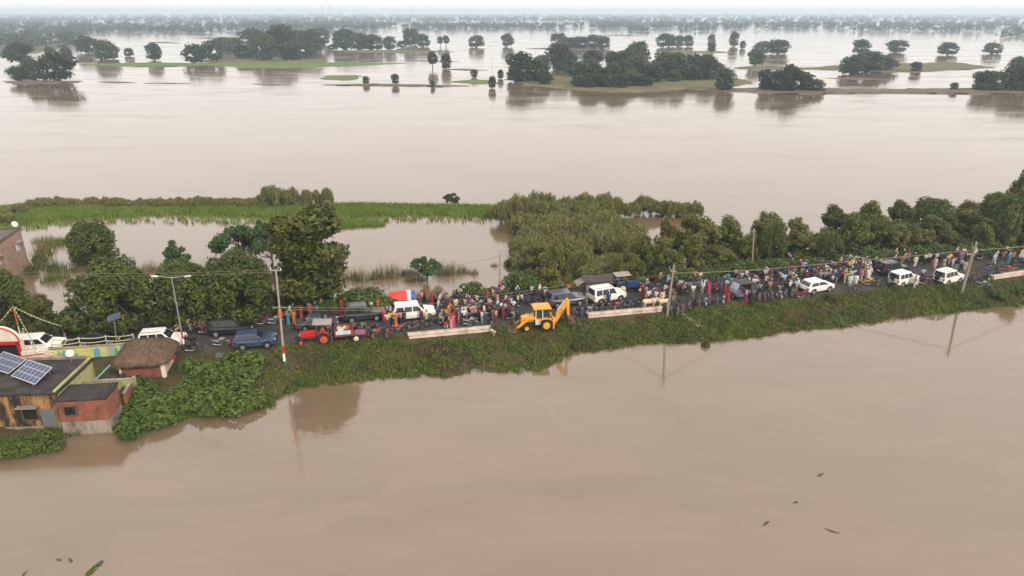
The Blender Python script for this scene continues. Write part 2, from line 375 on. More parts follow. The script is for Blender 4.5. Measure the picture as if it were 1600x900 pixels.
def proto(key, crown_v, trunk_mb, lm):
    TREE[key] = (quads_mesh('crown_'+key, crown_v, 4, LM[lm]), trunk_mb.mesh('trunk_'+key, bark, smooth=True))
def mk(key, clumps, n, L, lm, z0, z1, r0, seed, w=.5, up=.35, shell=.55, droop=0., nl=None):
    mb = MB(); limbs(mb, z0, z1, r0, [c[0] for c in clumps][:nl or len(clumps)], seed)
    proto(key, leaves(clumps, n, L, w, up, shell, droop, seed), mb, lm)
for i in range(3):   # dense round mango, about 8 m wide, 7 m tall
    mk('mango%d' % i, dome(36, 3.5, 3.6, 2.6, 1.0, 10+i)+dome(18, 3.7, -.9, 2.2, .9, 20+i), 13000, .42, 'mango', 1.6, 4, .3, i, .5, .5, .72)
cl = [((random.uniform(-2.0, 2.0)*(1-.35*abs(z-6)/5), random.uniform(-1.6, 1.6), z), (random.uniform(1.0, 1.5), random.uniform(1.0, 1.4), 1.0)) for z in np.linspace(2.2, 10.2, 26)]
mk('tall0', cl, 11000, .5, 'tall', 2, 10, .3, 31, .42, .1, .6, .7)
for i in range(4):   # airy roadside trees, about 6 m wide, 8 m tall
    g = random.Random(40+i); cl = []
    for j in range(30):
        z = g.uniform(1.6, 8.2); rr_ = 2.9*min(1, max(.05, (8.8-z)/5.2))**.8
        a = g.uniform(0, 6.3); q = math.sqrt(g.random()); cl.append(((rr_*q*math.cos(a), rr_*q*math.sin(a), z), (g.uniform(.5, .9), g.uniform(.5, .9), g.uniform(.7, 1.3))))
    mk('sis%d' % i, cl, 9500, .36, ('sis', 'sis', 'tall', 'bush')[i] if i < 3 else 'sis', 2, 7, .22, i, .5, .35, .35, .25)
for i in range(3):   # open crowns with sky between
    g = random.Random(60+i); cl = []
    for j in range(16):
        a = g.uniform(0, 6.3); q = g.uniform(.5, 2.6); z = 2.4+g.uniform(0, 3.2)*(1-q/4); cl.append(((q*math.cos(a), q*math.sin(a), z), (g.uniform(.55, 1.0), g.uniform(.55, 1.0), g.uniform(.4, .65))))
    mk('sparse%d' % i, cl, 4200, .40, 'sparse', 1.4, 4.5, .16, i, .5, .6, .3)
for i in range(3):
    mk('bush%d' % i, dome(14, 1.2, 1.0, .35, .5, 70+i), 2600, .26, 'bush', .3, .8, .06, i, .6, .5, .4)
for i in range(4):   # feathery upright shrub, 3 m
    g = random.Random(80+i); v = []
    cl = [((q[0][0], q[0][1], q[0][2]), (.42, .42, g.uniform(.5, 1.0))) for q in dome(17, 1.45, 1.35, .8, .5, 80+i)]
    c = leaves(cl, 3600, .5, .15, 0, .1, -1.3, 80+i, .35)
    mb = MB(); limbs(mb, .3, 1.5, .05, [q[0] for q in cl], i); proto('tam%d' % i, c, mb, 'tam')
for i in range(5):   # far trees, unit 10 m wide and 10 m tall
    g = random.Random(90+i); cl = dome(13, 3.4, 5.2, 3.2, 1.7, 90+i, g.uniform(.8, 1.1))+dome(8, 3.4, -1.2, 2.8, 1.4, 96+i)
    mk('far%d' % i, cl, 1500, .95, ('far', 'far', 'farg', 'far', 'farg')[i], 2.5, 6, .35, i, .7, .4, .45, nl=8)
mk('lolli0', dome(12, 2.6, 3.2, 5.2, 1.3, 120)+dome(6, 2.6, -1.4, 5.2, 1.2, 121), 1300, .85, 'far', 4.4, 7, .28, 9, .7, .4, .45, nl=8)

def tree(key, name, label, cat, loc, sc, rz=None, group=None):
    t = thing(name, label, cat, loc, random.uniform(0, 6.28) if rz is None else rz, group, sc)
    c, tr = TREE[key]; add('trunk' if 'bush' not in key and 'tam' not in key else 'stem', tr, t); add('crown' if 'bush' not in key and 'tam' not in key else 'foliage', c, t); return t
def tree_px(key, name, label, cat, px, py, wpx, hpx, uw, uh, z=0., group=None):
    p = P(px, py, z); d = depth(p); kw = wpx*d/F/uw; kh = hpx*d/F/CP/uh
    return tree(key, name, label, cat, p, (kw, kw, kh), group=group)
FW = 'floodwater'
# far trees beyond the river: (x, base y, width, height in photo pixels, label)
far = []
A = lambda lst, lab, grp: far.extend([(q, lab, grp) for q in lst])
A([(34, 99, 40, 34), (30, 126, 28, 22), (55, 126, 24, 31), (93, 126, 54, 38)], 'dark tree at the end of the long mud strip by the open river', 'trees at the mud strip end')
A([(81, 92, 15, 18), (104, 92, 15, 19)], 'slim young tree rising behind the round tree on the mud strip', 'slim trees behind the mud strip')
A([(138, 83, 34, 25), (165, 93, 42, 30), (178, 92, 20, 22)], 'dark tree of the small clump at the left end of the green field strip', 'clump at the field strip end')
A([(202, 88, 16, 14)], 'small round tree standing alone in water above the green strip', 'lone small tree')
A([(242, 94, 30, 24)], 'round bushy tree alone on the green field strip', 'lone strip tree')
A([(305, 98, 38, 30), (332, 95, 36, 32), (352, 78, 30, 18), (366, 80, 40, 22), (382, 92, 34, 20), (396, 74, 46, 26)], 'dark tree of the grove on the wide green field strip', 'grove on the field strip')
A([(415, 94, 42, 36), (440, 86, 50, 38), (462, 80, 48, 34), (488, 82, 44, 32), (425, 76, 40, 26), (500, 70, 30, 22), (455, 94, 30, 22), (478, 90, 34, 26)], 'tree of the dense wood behind the green field strip', 'dense wood behind the field strip')
A([(520, 78, 16, 10), (540, 77, 38, 30), (562, 78, 34, 22), (582, 78, 34, 22), (609, 78, 22, 22)], 'dark tree in the flooded row on the low island', 'row on the low island')
A([(628, 75, 14, 10), (640, 72, 20, 26), (648, 70, 14, 22), (660, 73, 22, 17)], 'tree of the tall narrow clump standing in floodwater', 'tall clump in the water')
A([(744, 74, 28, 17)], 'low spreading tree alone on a thin mud bank far off', 'low spreading tree')
A([(792, 73, 18, 18)], 'round tree mirrored alone in the far floodwater', 'lone mirrored tree')
A([(697, 108, 17, 22)], 'bushy tree beside the lollipop shaped tree in floodwater', 'tree beside the lollipop')
A([(572, 131, 14, 12)], 'small dark bushy tree on the left of the thin mud bank', 'mud bank bush tree')
A([(618, 131, 11, 13)], 'small slim tree in the middle of the thin mud bank', 'mud bank slim tree')
A([(741, 121, 11, 11), (782, 123, 10, 14), (769, 138, 15, 17), (676, 136, 7, 9)], 'tiny tree standing in water beside the bright green patch', 'tiny trees by the green patch')
A([(815, 127, 40, 38), (838, 127, 42, 36), (850, 132, 24, 24), (806, 128, 24, 24), (846, 108, 28, 20)], 'dark tree of the smaller wood on the brown island', 'smaller wood on the brown island')
g = random.Random(5)
A([(872+i*14+g.uniform(-5, 5), 138-g.uniform(0, 1)*28-(6 if i in (0, 9) else 0), g.uniform(30, 44), g.uniform(24, 36)) for i in range(11)]+[(905+i*16, 137+g.uniform(-2, 2), g.uniform(24, 34), g.uniform(16, 24)) for i in range(7)]+[(955, 100, 16, 22), (880, 104, 30, 24), (925, 112, 36, 30), (990, 118, 36, 34), (965, 110, 34, 30)], 'tree of the large dark wood along the brown island shore', 'large wood on the brown island')
A([(1018+i*13+g.uniform(-4, 4), 126-g.uniform(0, 1)*14, g.uniform(26, 38), g.uniform(26, 40)) for i in range(8)]+[(1053, 128, 20, 18), (1075, 126, 24, 14), (1102, 108, 22, 26)], 'tree of the long wood on the brown island beside the utility pole', 'long wood on the brown island')
A([(1131, 141, 34, 30), (1120, 112, 20, 14)], 'rounded tree at the tip of the brown island', 'island tip trees')
A([(872, 76, 28, 24), (890, 75, 24, 17), (906, 76, 26, 20), (928, 76, 36, 22), (942, 76, 22, 18)], 'tree of the flooded row behind the brown island', 'flooded row behind the island')
A([(1003, 78, 12, 13)], 'tiny open tree alone in bright water', 'tiny open tree')
A([(1036, 74, 22, 24), (1046, 73, 20, 18), (1060, 73, 24, 16), (1075, 73, 18, 15)], 'tree of the small flooded clump with bare trunks', 'small flooded clump')
A([(1110, 73, 13, 17)], 'slim tree alone beside the small flooded clump', 'slim lone tree')
A([(1146, 73, 16, 22), (1160, 76, 10, 11)], 'upright tree of the mirrored pair in bright water', 'mirrored pair')
A([(1180, 102, 24, 24)], 'palm-like open tree on the low green islet', 'islet tree')
A([(1195, 141, 26, 32), (1213, 142, 34, 34), (1232, 143, 40, 38), (1250, 141, 36, 30), (1275, 143, 26, 18), (1330, 116, 40, 26), (1352, 113, 44, 32), (1375, 110, 38, 24), (1430, 112, 20, 16), (1490, 141, 14, 12), (1535, 142, 36, 30), (1552, 142, 34, 34), (1580, 142, 36, 44), (1600, 143, 36, 40), (1622, 142, 36, 36), (1345, 84, 26, 18), (1400, 82, 30, 18), (1480, 86, 24, 18), (1215, 84, 34, 20), (1190, 84, 26, 18)], 'dark tree on the muddy shore across the river', 'trees on the muddy shore')
A([(1588, 112, 22, 20), (1550, 84, 24, 16)], 'tree standing behind the wood on the muddy shore', 'trees behind the shore wood')
for i, (q, lab, grp) in enumerate(far):
    x, y, w, h = q
    tree_px('far%d' % (i % 5), 'flooded_tree', lab, 'tree', x, y, w*1.22*random.uniform(.85, 1.15), h*random.uniform(.95, 1.2), 10, 10.5, 0, grp)
tree_px('lolli0', 'flooded_tree', 'lollipop shaped tree with bare trunk mirrored in floodwater', 'tree', 676, 108, 19, 25, 7.8, 9.7)
tree_px('lolli0', 'flooded_tree', 'round topped bare trunk tree of the pair by the mud bank', 'tree', 688, 73, 11, 15, 7.8, 9.7, group='round topped pair')
tree_px('lolli0', 'flooded_tree', 'round topped bare trunk tree of the pair by the mud bank', 'tree', 697, 73, 13, 16, 7.8, 9.7, group='round topped pair')
tree_px('lolli0', 'flooded_tree', 'bare trunk tree with small flat crown alone in water', 'tree', 1112, 86, 13, 17, 7.8, 9.7)

# far woods that read as masses
def forest(name, label, zones, seed):
    g = np.random.default_rng(seed); V = []
    for (x0, x1, y0, y1, n, hm_) in zones:
        for _ in range(n):
            p = P(g.uniform(x0, x1), y0+(y1-y0)*g.random(), 0); d = depth(p); hgt = hm_*g.uniform(.6, 1.35); w = hgt*g.uniform(.55, .95)
            cl = [((p.x+g.uniform(-.5, .5)*w, p.y+g.uniform(-.5, .5)*w, hgt*g.uniform(.3, .72)), (w*.5, w*.5, hgt*.28)) for _ in range(4)]
            V.append(leaves(cl, 34, max(1.6, d/420), .8, .4, .35, 0, int(g.integers(1e9))))
    tag(add(name, quads_mesh(name, np.concatenate(V), 4, LM['far'])), label, 'wood', kind='stuff')
forest('distant_wood', 'dense wood on the muddy ground at the left of the flooded plain', [(-120, 130, 46, 73, 260, 11), (-60, 60, 60, 76, 60, 10), (-100, 420, 38, 50, 330, 13), (120, 330, 46, 52, 110, 11)], 1)
forest('distant_wood', 'broken wood across the middle of the flooded plain', [(395, 520, 38, 49, 140, 13), (510, 590, 37, 48, 80, 13), (590, 616, 39, 44, 22, 11), (632, 880, 41, 46, 210, 11), (553, 577, 46, 48, 10, 10)], 2)
forest('distant_wood', 'hazy wood at the right of the flooded plain', [(880, 912, 40, 44, 10, 10), (922, 1090, 36, 46, 170, 12), (980, 1015, 46, 50, 14, 10), (1060, 1115, 44, 50, 18, 10), (1090, 1330, 37, 46, 180, 12), (1330, 1700, 36, 50, 260, 12), (1560, 1680, 50, 60, 40, 11)], 3)
forest('horizon_wood', 'pale blue treeline along the hazy horizon', [(-200, 1800, 23.6, 27, 1500, 19), (-200, 700, 27, 36, 800, 15), (700, 1800, 27, 35, 800, 15)], 4)

# trees along the embankment and in the near flood
def tg(p): return (p.x, p.y, max(-.2, ground_z(p.x, p.y)-.05))
def rowtree(key, label, px, py_base, wpx, top_py, uw, uh, group=None, z=1.2, name='roadside_tree'):
    p = P(px, py_base, z); z_ = ground_z(p.x, p.y); p = P(px, py_base, max(z_, -.2)); d = depth(p)
    kw = wpx*d/F/uw; kh = (py_base-top_py)*d/F/CP/uh
    return tree(key, name, label, 'tree', (p.x, p.y, max(z_, -.3)-.05), (kw, kw, kh), group=group)
rowtree('mango0', 'dense dark mango tree behind the thatched hut', 190, 512, 150, 408, 9.3, 7.2)
rowtree('mango1', 'broad mango tree behind the double-armed street lamp', 300, 506, 118, 410, 9.3, 7.2)
rowtree('mango2', 'mango tree with yellowish top shading the black SUV', 378, 500, 128, 396, 9.3, 7.2)
rowtree('mango1', 'dark mango tree behind the white car at the red gate', 12, 522, 100, 424, 9.3, 7.2)
rowtree('sis2', 'bright leafy tree behind the red and white pole', 72, 524, 78, 466, 7, 8.5)
rowtree('bush1', 'low leafy bush under the mango trees by the water gap', 112, 515, 60, 478, 3.4, 1.85, name='roadside_bush')
rowtree('tall0', 'tall narrow tree with drooping foliage beside the road', 488, 486, 118, 326, 5.5, 11.4)
rowtree('sparse0', 'open crowned tree in water to the left of the tall tree', 384, 424, 92, 330, 6.0, 5.6, name='flooded_tree')
rowtree('sparse1', 'thin leaning tree between the open crown and the tall tree', 428, 432, 70, 336, 6.0, 5.6, name='flooded_tree')
rowtree('mango2', 'round dark tree standing alone in the pond', 148, 412, 80, 346, 9.3, 7.2, name='flooded_tree')
rowtree('sparse2', 'small open tree in the pond above the mango crown', 282, 424, 50, 374, 6.0, 5.6, name='flooded_tree')
rowtree('sparse0', 'small open tree among reeds mirrored in the pond', 668, 440, 48, 392, 6.0, 5.6, name='flooded_tree')
rowtree('bush0', 'small bush on a mud lump beside the lone pole', 797, 417, 22, 403, 3.4, 1.85, name='flooded_bush')
rowtree('sparse1', 'thin wispy tree on the far grass strip above the pond', 706, 322, 26, 298, 6.0, 5.6, name='flooded_tree')
# bushes on the far verge
for i, (x, y, w, t) in enumerate([(570, 480, 80, 450), (610, 480, 46, 462), (455, 486, 60, 458), (545, 478, 40, 456), (738, 466, 60, 444), (770, 466, 44, 450), (815, 458, 62, 422), (850, 455, 56, 400), (870, 450, 50, 380), (845, 430, 60, 378), (1000, 440, 64, 376), (985, 446, 50, 400), (505, 486, 50, 462), (640, 470, 20, 458)]):
    k = ('bush%d' % (i % 3)) if (y-t) < 45 else 'sis%d' % (i % 4)
    uw, uh = (3.4, 1.85) if 'bush' in k else (7, 8.5)
    rowtree(k, ('low leafy bush on the far verge between the tall tree and the lone pole' if x < 780 else 'leafy bush on the far verge behind the backhoe and white jeep') if 'bush' in k else 'small leafy tree at the edge of the grey-green thicket',
            x, y, w*1.12, t, uw, uh, group='bushes on the far verge, %s' % ('left' if x < 780 else 'middle') if 'bush' in k else 'small thicket trees', name='roadside_bush' if 'bush' in k else 'roadside_tree')
# right-hand belt of trees along the road
g = random.Random(11)
tops = [(1020, 345), (1060, 318), (1085, 330), (1110, 345), (1140, 333), (1160, 336), (1195, 318), (1225, 330), (1250, 352), (1285, 330), (1310, 325), (1330, 316), (1370, 312), (1410, 312), (1425, 310), (1460, 320), (1490, 308), (1520, 290), (1550, 284), (1580, 274), (1610, 272), (1650, 270)]
ftop = lambda x: float(np.interp(x, [t[0] for t in tops], [t[1] for t in tops]))
fbase = lambda x: float(np.interp(x, [1000, 1100, 1300, 1450, 1600, 1760], [446, 437, 415, 402, 392, 376]))
for row in range(3):
    x = 1036 if row else 1042
    while x < 1680:
        y = fbase(x)-1-row*11-g.uniform(0, 4); w = g.uniform(62, 92)*(.8 if row == 0 else 1)
        top = ftop(x)+(8 if row == 2 else g.uniform(14, 44) if row == 1 else g.uniform(30, 62)) + g.uniform(-12, 10)
        gx = min(int((x-1000)/160), 3)
        place = ('by the forked pole near the cows', 'behind the dark rickshaw', 'behind the white crossover', 'by the leaning pole and white jeeps')[gx]
        kind = 'mango' if g.random() < .16 else 'sis'
        i = g.randrange(3 if kind == 'mango' else 4)
        lab = ('dense dark' if kind == 'mango' else 'airy light green')+(' roadside tree ', ' tree of the middle row ', ' tree of the back row ')[row]+place
        rowtree('%s%d' % (kind, i), lab, x, y, w, top, 9.0 if kind == 'mango' else 6.6, 7.2 if kind == 'mango' else 8.4, 'belt of roadside trees', z=.5)
        x += w*g.uniform(.5, .85)
for i in range(26):
    x = 1045+i*24+g.uniform(-8, 8)
    rowtree('bush%d' % (i % 3), 'low leafy bush under the belt of roadside trees', x, fbase(x)+2, g.uniform(30, 52), fbase(x)-g.uniform(12, 24), 3.4, 1.85, 'undergrowth of the tree belt', name='roadside_bush')
# grey-green tamarisk thicket standing in water
g = random.Random(3)
def tam(px, py, w, h, grp, lab):
    p = P(px, py, 0); d = depth(p); kw = w*d/F/3.7; kh = h*d/F/CP/3.0
    tree('tam%d' % g.randrange(4), 'tamarisk_shrub', lab, 'shrub', (p.x, p.y, -.15), (kw, kw, kh), group=grp)
def inpoly(x, y, poly):
    c = False; n = len(poly)
    for i in range(n):
        (x1, y1), (x2, y2) = poly[i], poly[(i+1) % n]
        if (y1 > y) != (y2 > y) and x < (x2-x1)*(y-y1)/(y2-y1)+x1: c = not c
    return c
body = [(806, 358), (850, 345), (960, 345), (985, 372), (1010, 400), (1018, 430), (1000, 446), (900, 446), (850, 440), (812, 410), (800, 385)]
n = 0
while n < 62:
    x, y = g.uniform(795, 1020), g.uniform(348, 448)
    if inpoly(x, y, body): tam(x, y+4, g.uniform(44, 66), g.uniform(26, 38), 'main tamarisk thicket', 'grey-green feathery shrub of the thicket in the floodwater'); n += 1
for i in range(20): tam(782+i*9.4+g.uniform(-4, 4), 343+g.uniform(-8, 6)+(-4 if i > 14 else 0), g.uniform(30, 46), g.uniform(28, 40), 'thicket back row', 'feathery shrub of the row at the open river edge')
for i in range(13): tam(968+i*9.6+g.uniform(-3, 3), 337+g.uniform(-4, 4), g.uniform(24, 38), g.uniform(20, 32), 'thicket river end', 'feathery shrub at the river end of the thicket')
for (x, y, w, h) in [(425, 322, 40, 28), (440, 324, 34, 30), (458, 322, 34, 28), (480, 322, 30, 26), (495, 320, 26, 26), (512, 322, 30, 28), (700, 318, 14, 18), (712, 320, 14, 16)]:
    tam(x, y, w*g.uniform(.7, 1.1), h*g.uniform(.6, 1.2), 'shrubs on the grass strip', 'wispy shrub rising above the green grass strip')
for i in range(46):
    x = 20+i*9.2+g.uniform(-4, 4); tam(x, 323+g.uniform(-2, 2)+max(0, (60-x)*.25), g.uniform(18, 34), g.uniform(10, 17), 'hedge on the grass strip', 'low dark shrub along the river edge of the grass strip')
for (x, y, w, h) in [(10, 350, 40, 22), (-10, 345, 40, 24), (30, 335, 34, 18)]: tam(x, y, w, h, 'shrubs behind the brick building', 'shrub behind the flooded brick building')
# reeds and dry grass clumps, each one a clump standing in water
def reed(px, py, w, h, lm, lab, grp):
    p = P(px, py, 0); d = depth(p); W_, Hh = w*d/F, h*d/F/CP; n = int(40+W_*55)
    a = rng.random(n)*6.28; q = np.sqrt(rng.random(n))*W_/2; base = np.stack([q*np.cos(a), q*np.sin(a)*.7, np.full(n, -.2)], 1)
    t = thing('reed_clump', lab, 'reeds', p, 0, grp); add('blades', quads_mesh('blades', blades(base, Hh*.9*(1-.5*(q/(W_/2))**2), .035, .45, int(rng.integers(1e9))), 3, LM[lm]), t)
for (x, y, w, h) in [(548, 436, 24, 26), (566, 438, 26, 32), (586, 436, 20, 24), (598, 434, 26, 30), (616, 432, 24, 28), (635, 430, 16, 20), (646, 428, 16, 18), (690, 428, 26, 24), (706, 428, 26, 26), (724, 426, 18, 18), (740, 428, 14, 14), (656, 438, 20, 22), (640, 440, 18, 16), (772, 416, 10, 10)]:
    reed(x, y, w*1.2, h, 'reed', 'clump of dry reeds in the pond beside the small open tree', 'reeds in the pond')
for (x, y, w, h) in [(205, 424, 30, 18), (235, 424, 30, 22), (262, 425, 26, 20), (300, 424, 26, 20), (325, 424, 30, 18), (345, 426, 24, 18), (180, 428, 26, 18), (415, 432, 20, 20), (440, 440, 30, 26), (460, 446, 24, 22)]:
    reed(x, y, w*1.2, h, 'reed', 'clump of dry reeds behind the mango trees', 'reeds behind the mangoes')
for (x, y, w, h) in [(66, 398, 30, 26), (80, 385, 34, 20), (95, 380, 30, 14), (60, 418, 24, 22), (85, 420, 30, 24), (92, 436, 30, 26), (110, 425, 24, 18), (75, 440, 22, 18), (120, 412, 22, 14), (70, 378, 34, 16), (100, 378, 24, 12)]:
    reed(x, y, w*1.2, h, 'verge', 'grassy clump in the pond beside the brick building', 'grass clumps by the brick building')
for (x, y, w, t) in [(62, 410, 26, 396), (84, 426, 24, 412), (50, 430, 26, 414), (112, 448, 20, 434)]:
    rowtree('bush%d' % (x % 3), 'leafy bush in the pond beside the flooded brick building', x, y, w, t, 3.4, 1.85, 'bushes by the brick building', name='flooded_bush')
# bright marsh grass strip: nobody could count it
def grass_zone(name, label, poly, n, h, lm, wid=.06, seed=1, dens=None, lean=.5):
    g = np.random.default_rng(seed); xs_ = [p[0] for p in poly]; ys_ = [p[1] for p in poly]; pts = []
    while len(pts) < n:
        x, y = g.uniform(min(xs_), max(xs_)), g.uniform(min(ys_), max(ys_))
        if inpoly(x, y, poly) and (dens is None or g.random() < dens(x, y)): pts.append(P(x, y, 0)+Vector((0, 0, -.1)))
    base = np.repeat(np.array(pts), 6, 0); base[:, :2] += g.normal(size=(len(base), 2))*.22
    tag(add(name, quads_mesh(name, blades(base, h, wid, lean, seed), 3, LM[lm])), label, 'grass', kind='stuff')
sp = lambda x, y: max(.06, min(1., (float(np.interp(x, [0, 100, 250, 400, 520, 640, 780], [356, 346, 336, 340, 345, 337, 340]))-y)/6+.4*nz(x*.15, y*.6)+.15))
grass_zone('marsh_grass', 'bright green marsh grass strip between pond and river', [(-60, 330), (30, 322), (200, 320), (420, 321), (560, 320), (770, 323), (800, 340), (780, 348), (640, 347), (560, 352), (400, 352), (200, 348), (100, 352), (0, 364), (-60, 370)], 15000, .75, 'grass', .09, 5, sp)
grass_zone('marsh_grass', 'small tongue of green grass in the pond beside the tall tree', [(520, 348), (560, 346), (598, 349), (600, 353), (540, 357), (515, 357)], 700, .6, 'grass', .07, 6, lambda x, y: .8)
grass_zone('marsh_grass', 'low bright green patch beside the grey-green thicket', [(880, 436), (905, 424), (940, 428), (952, 440), (925, 447), (890, 446)], 1500, .55, 'grass', .09, 8)
# verge vegetation on the embankment
V = []; Vw = []; Vd = []; Vp = []; g = np.random.default_rng(9)
for side, cnt in ((0, 19000), (1, 2600)):
    for _ in range(cnt):
        x = g.uniform(-62, 88)
        if side == 0:
            a, b_ = ysh(x)-.1, yc(x)-HW-.35
            if x < -24: a = max(a, ysh(x)); b_ = min(b_, ysh(x)+(2.5 if x < -36 else 4.5))
        else: a, b_ = yc(x)+HW+.5, yc(x)+SHO+wn_(x)+.2
        y = a+(b_-a)*g.random(); z = ground_z(x, y)
        q = nz(x*.9, y*1.3, 1, 2)+g.normal()*.35
        if nz(x*.55, y*.9, 1, 7) < -.5 and g.random() < .75: continue
        near_road = 1-min(1, abs(y-(b_ if side == 0 else a))/1.2)
        if g.random() < near_road*.75 or (side == 0 and by_parapet(x, y)): continue
        base = np.repeat(np.array([[x, y, z-.03]]), 7, 0); base[:, :2] += g.normal(size=(7, 2))*.16
        if q > .15 and g.random() < .5: Vw.append(leaves([((x, y, z+.16), (.3, .3, .2))], 14, .17, .6, .6, .2, 0, int(g.integers(1e9))))
        elif q < -.55: Vd.append(blades(base, .34, .03, .8, int(g.integers(1e9))))
        else: V.append(blades(base, .36+.14*q, .04, .8, int(g.integers(1e9))))
for _ in range(420):
    x = g.uniform(-40, 88); a, b_ = ysh(x), yc(x)-SHO; y = a+(b_-a)*g.random(); r_ = g.uniform(.22, .6)
    if x < -24: y = a+g.random()*3
    if not by_parapet(x, y): Vw.append(leaves([((x, y, ground_z(x, y)+r_*.35), (r_, r_, r_*.6))], int(30+90*r_), .2, .55, .6, .2, 0, int(g.integers(1e9))))
for _ in range(260):
    p = P(690+g.normal()*24, 549+g.normal()*4, .9); Vp.append(leaves([((p.x, p.y, ground_z(p.x, p.y)+.1), (.25, .25, .12))], 12, .14, .6, .6, .2, 0, int(g.integers(1e9))))
for nm, vv, k_, lm, lab in (('verge_grass', V, 3, 'verge', 'rough green grass covering the embankment slope'), ('verge_weeds', Vw, 4, 'weed', 'leafy green weeds scattered over the embankment slope'), ('dry_weeds', Vd, 3, 'dry', 'dry brown weeds scattered over the embankment slope'), ('purple_weeds', Vp, 4, 'purple', 'patch of dark purple weeds below the long parapet')):
    tag(add(nm, quads_mesh(nm, np.concatenate(vv), k_, LM[lm])), lab, 'weeds' if 'weed' in nm else 'grass', kind='stuff')
for i, (x, y, w, h) in enumerate([(1103, 530, 24, 24), (620, 545, 20, 14), (580, 556, 26, 14), (900, 535, 26, 16), (955, 530, 26, 18), (1060, 505, 26, 16), (1130, 512, 22, 16), (1297, 476, 30, 20), (1180, 488, 24, 16), (1320, 488, 26, 16), (1560, 462, 44, 20), (1590, 455, 44, 22), (1470, 458, 30, 14), (1400, 462, 28, 16), (870, 520, 22, 14), (800, 545, 24, 14), (470, 590, 30, 16), (520, 560, 26, 14), (1540, 470, 30, 16), (1240, 500, 26, 14)]):
    p = P(x, y, .8); z_ = ground_z(p.x, p.y); d = depth(p); kw = .7*w*d/F/3.4; kh = .6*h*d/F/CP/1.85
    tree('bush%d' % (i % 3), 'weed_bush', ('spiky yellow-green' if i == 0 else 'low green')+' weed bush on the water-side embankment slope', 'bush', (p.x, p.y, z_-.05), (kw, kw, kh), group='weed bushes on the slope')
# broad-leaved creeper beside the hut
def creeper(name, label, spots, n, L, seed, z0=.2):
    o = P(*spots[0][:2], z0); t = thing(name, label, 'creeper', o); cl = []
    for (x, y, r) in spots:
        p = P(x, y, z0+.5); cl.append(((p.x-o.x, p.y-o.y, max(.2, ground_z(p.x, p.y))+.1-o.z+.3), (r, r, r*.75)))
    add('foliage', quads_mesh('foliage', leaves(cl, n, L, .75, 1.3, .75, .15, seed), 4, LM['creep']), t)
    mb = MB(); [mb.tube([Vector(c[0])+Vector((0, 0, -1)), Vector(c[0])+Vector((.2, .1, .2))], [.05, .03], 5) for c in cl]; mb.build('stem', bark, t)
creeper('creeper_mound', 'broad-leaved creeper mound beside the thatched hut', [(320, 620, 1.6)]+[(230+i*17, y+random.uniform(-6, 6)-i*.8+(14 if i < 3 else 0), random.uniform(.6, 1.2)) for i in range(11) for y in (588, 604, 622, 640) if not (i < 4 and y < 612)], 10500, .40, 3)
creeper('creeper_mound', 'leafy creeper between the brick annex and the thatched hut', [(205, 625, 1.2)]+[(192+random.uniform(0, 38), 608+i*6.4, random.uniform(.7, 1.0)) for i in range(11)], 3200, .30, 4)
creeper('creeper_mound', 'small green shrub at the water edge below the creeper', [(248, 652, .6), (240, 655, .5), (258, 650, .5)], 700, .22, 5)
creeper('creeper_mound', 'green shrubs at the foot of the stained orange house', [(20, 695, .9)]+[(x, 690-x*.04+random.uniform(-4, 16-x*.12), random.uniform(.6, .9)) for x in (-30, -12, 0, 10, 22, 34, 46, 58, 70, 84)], 3600, .20, 6)
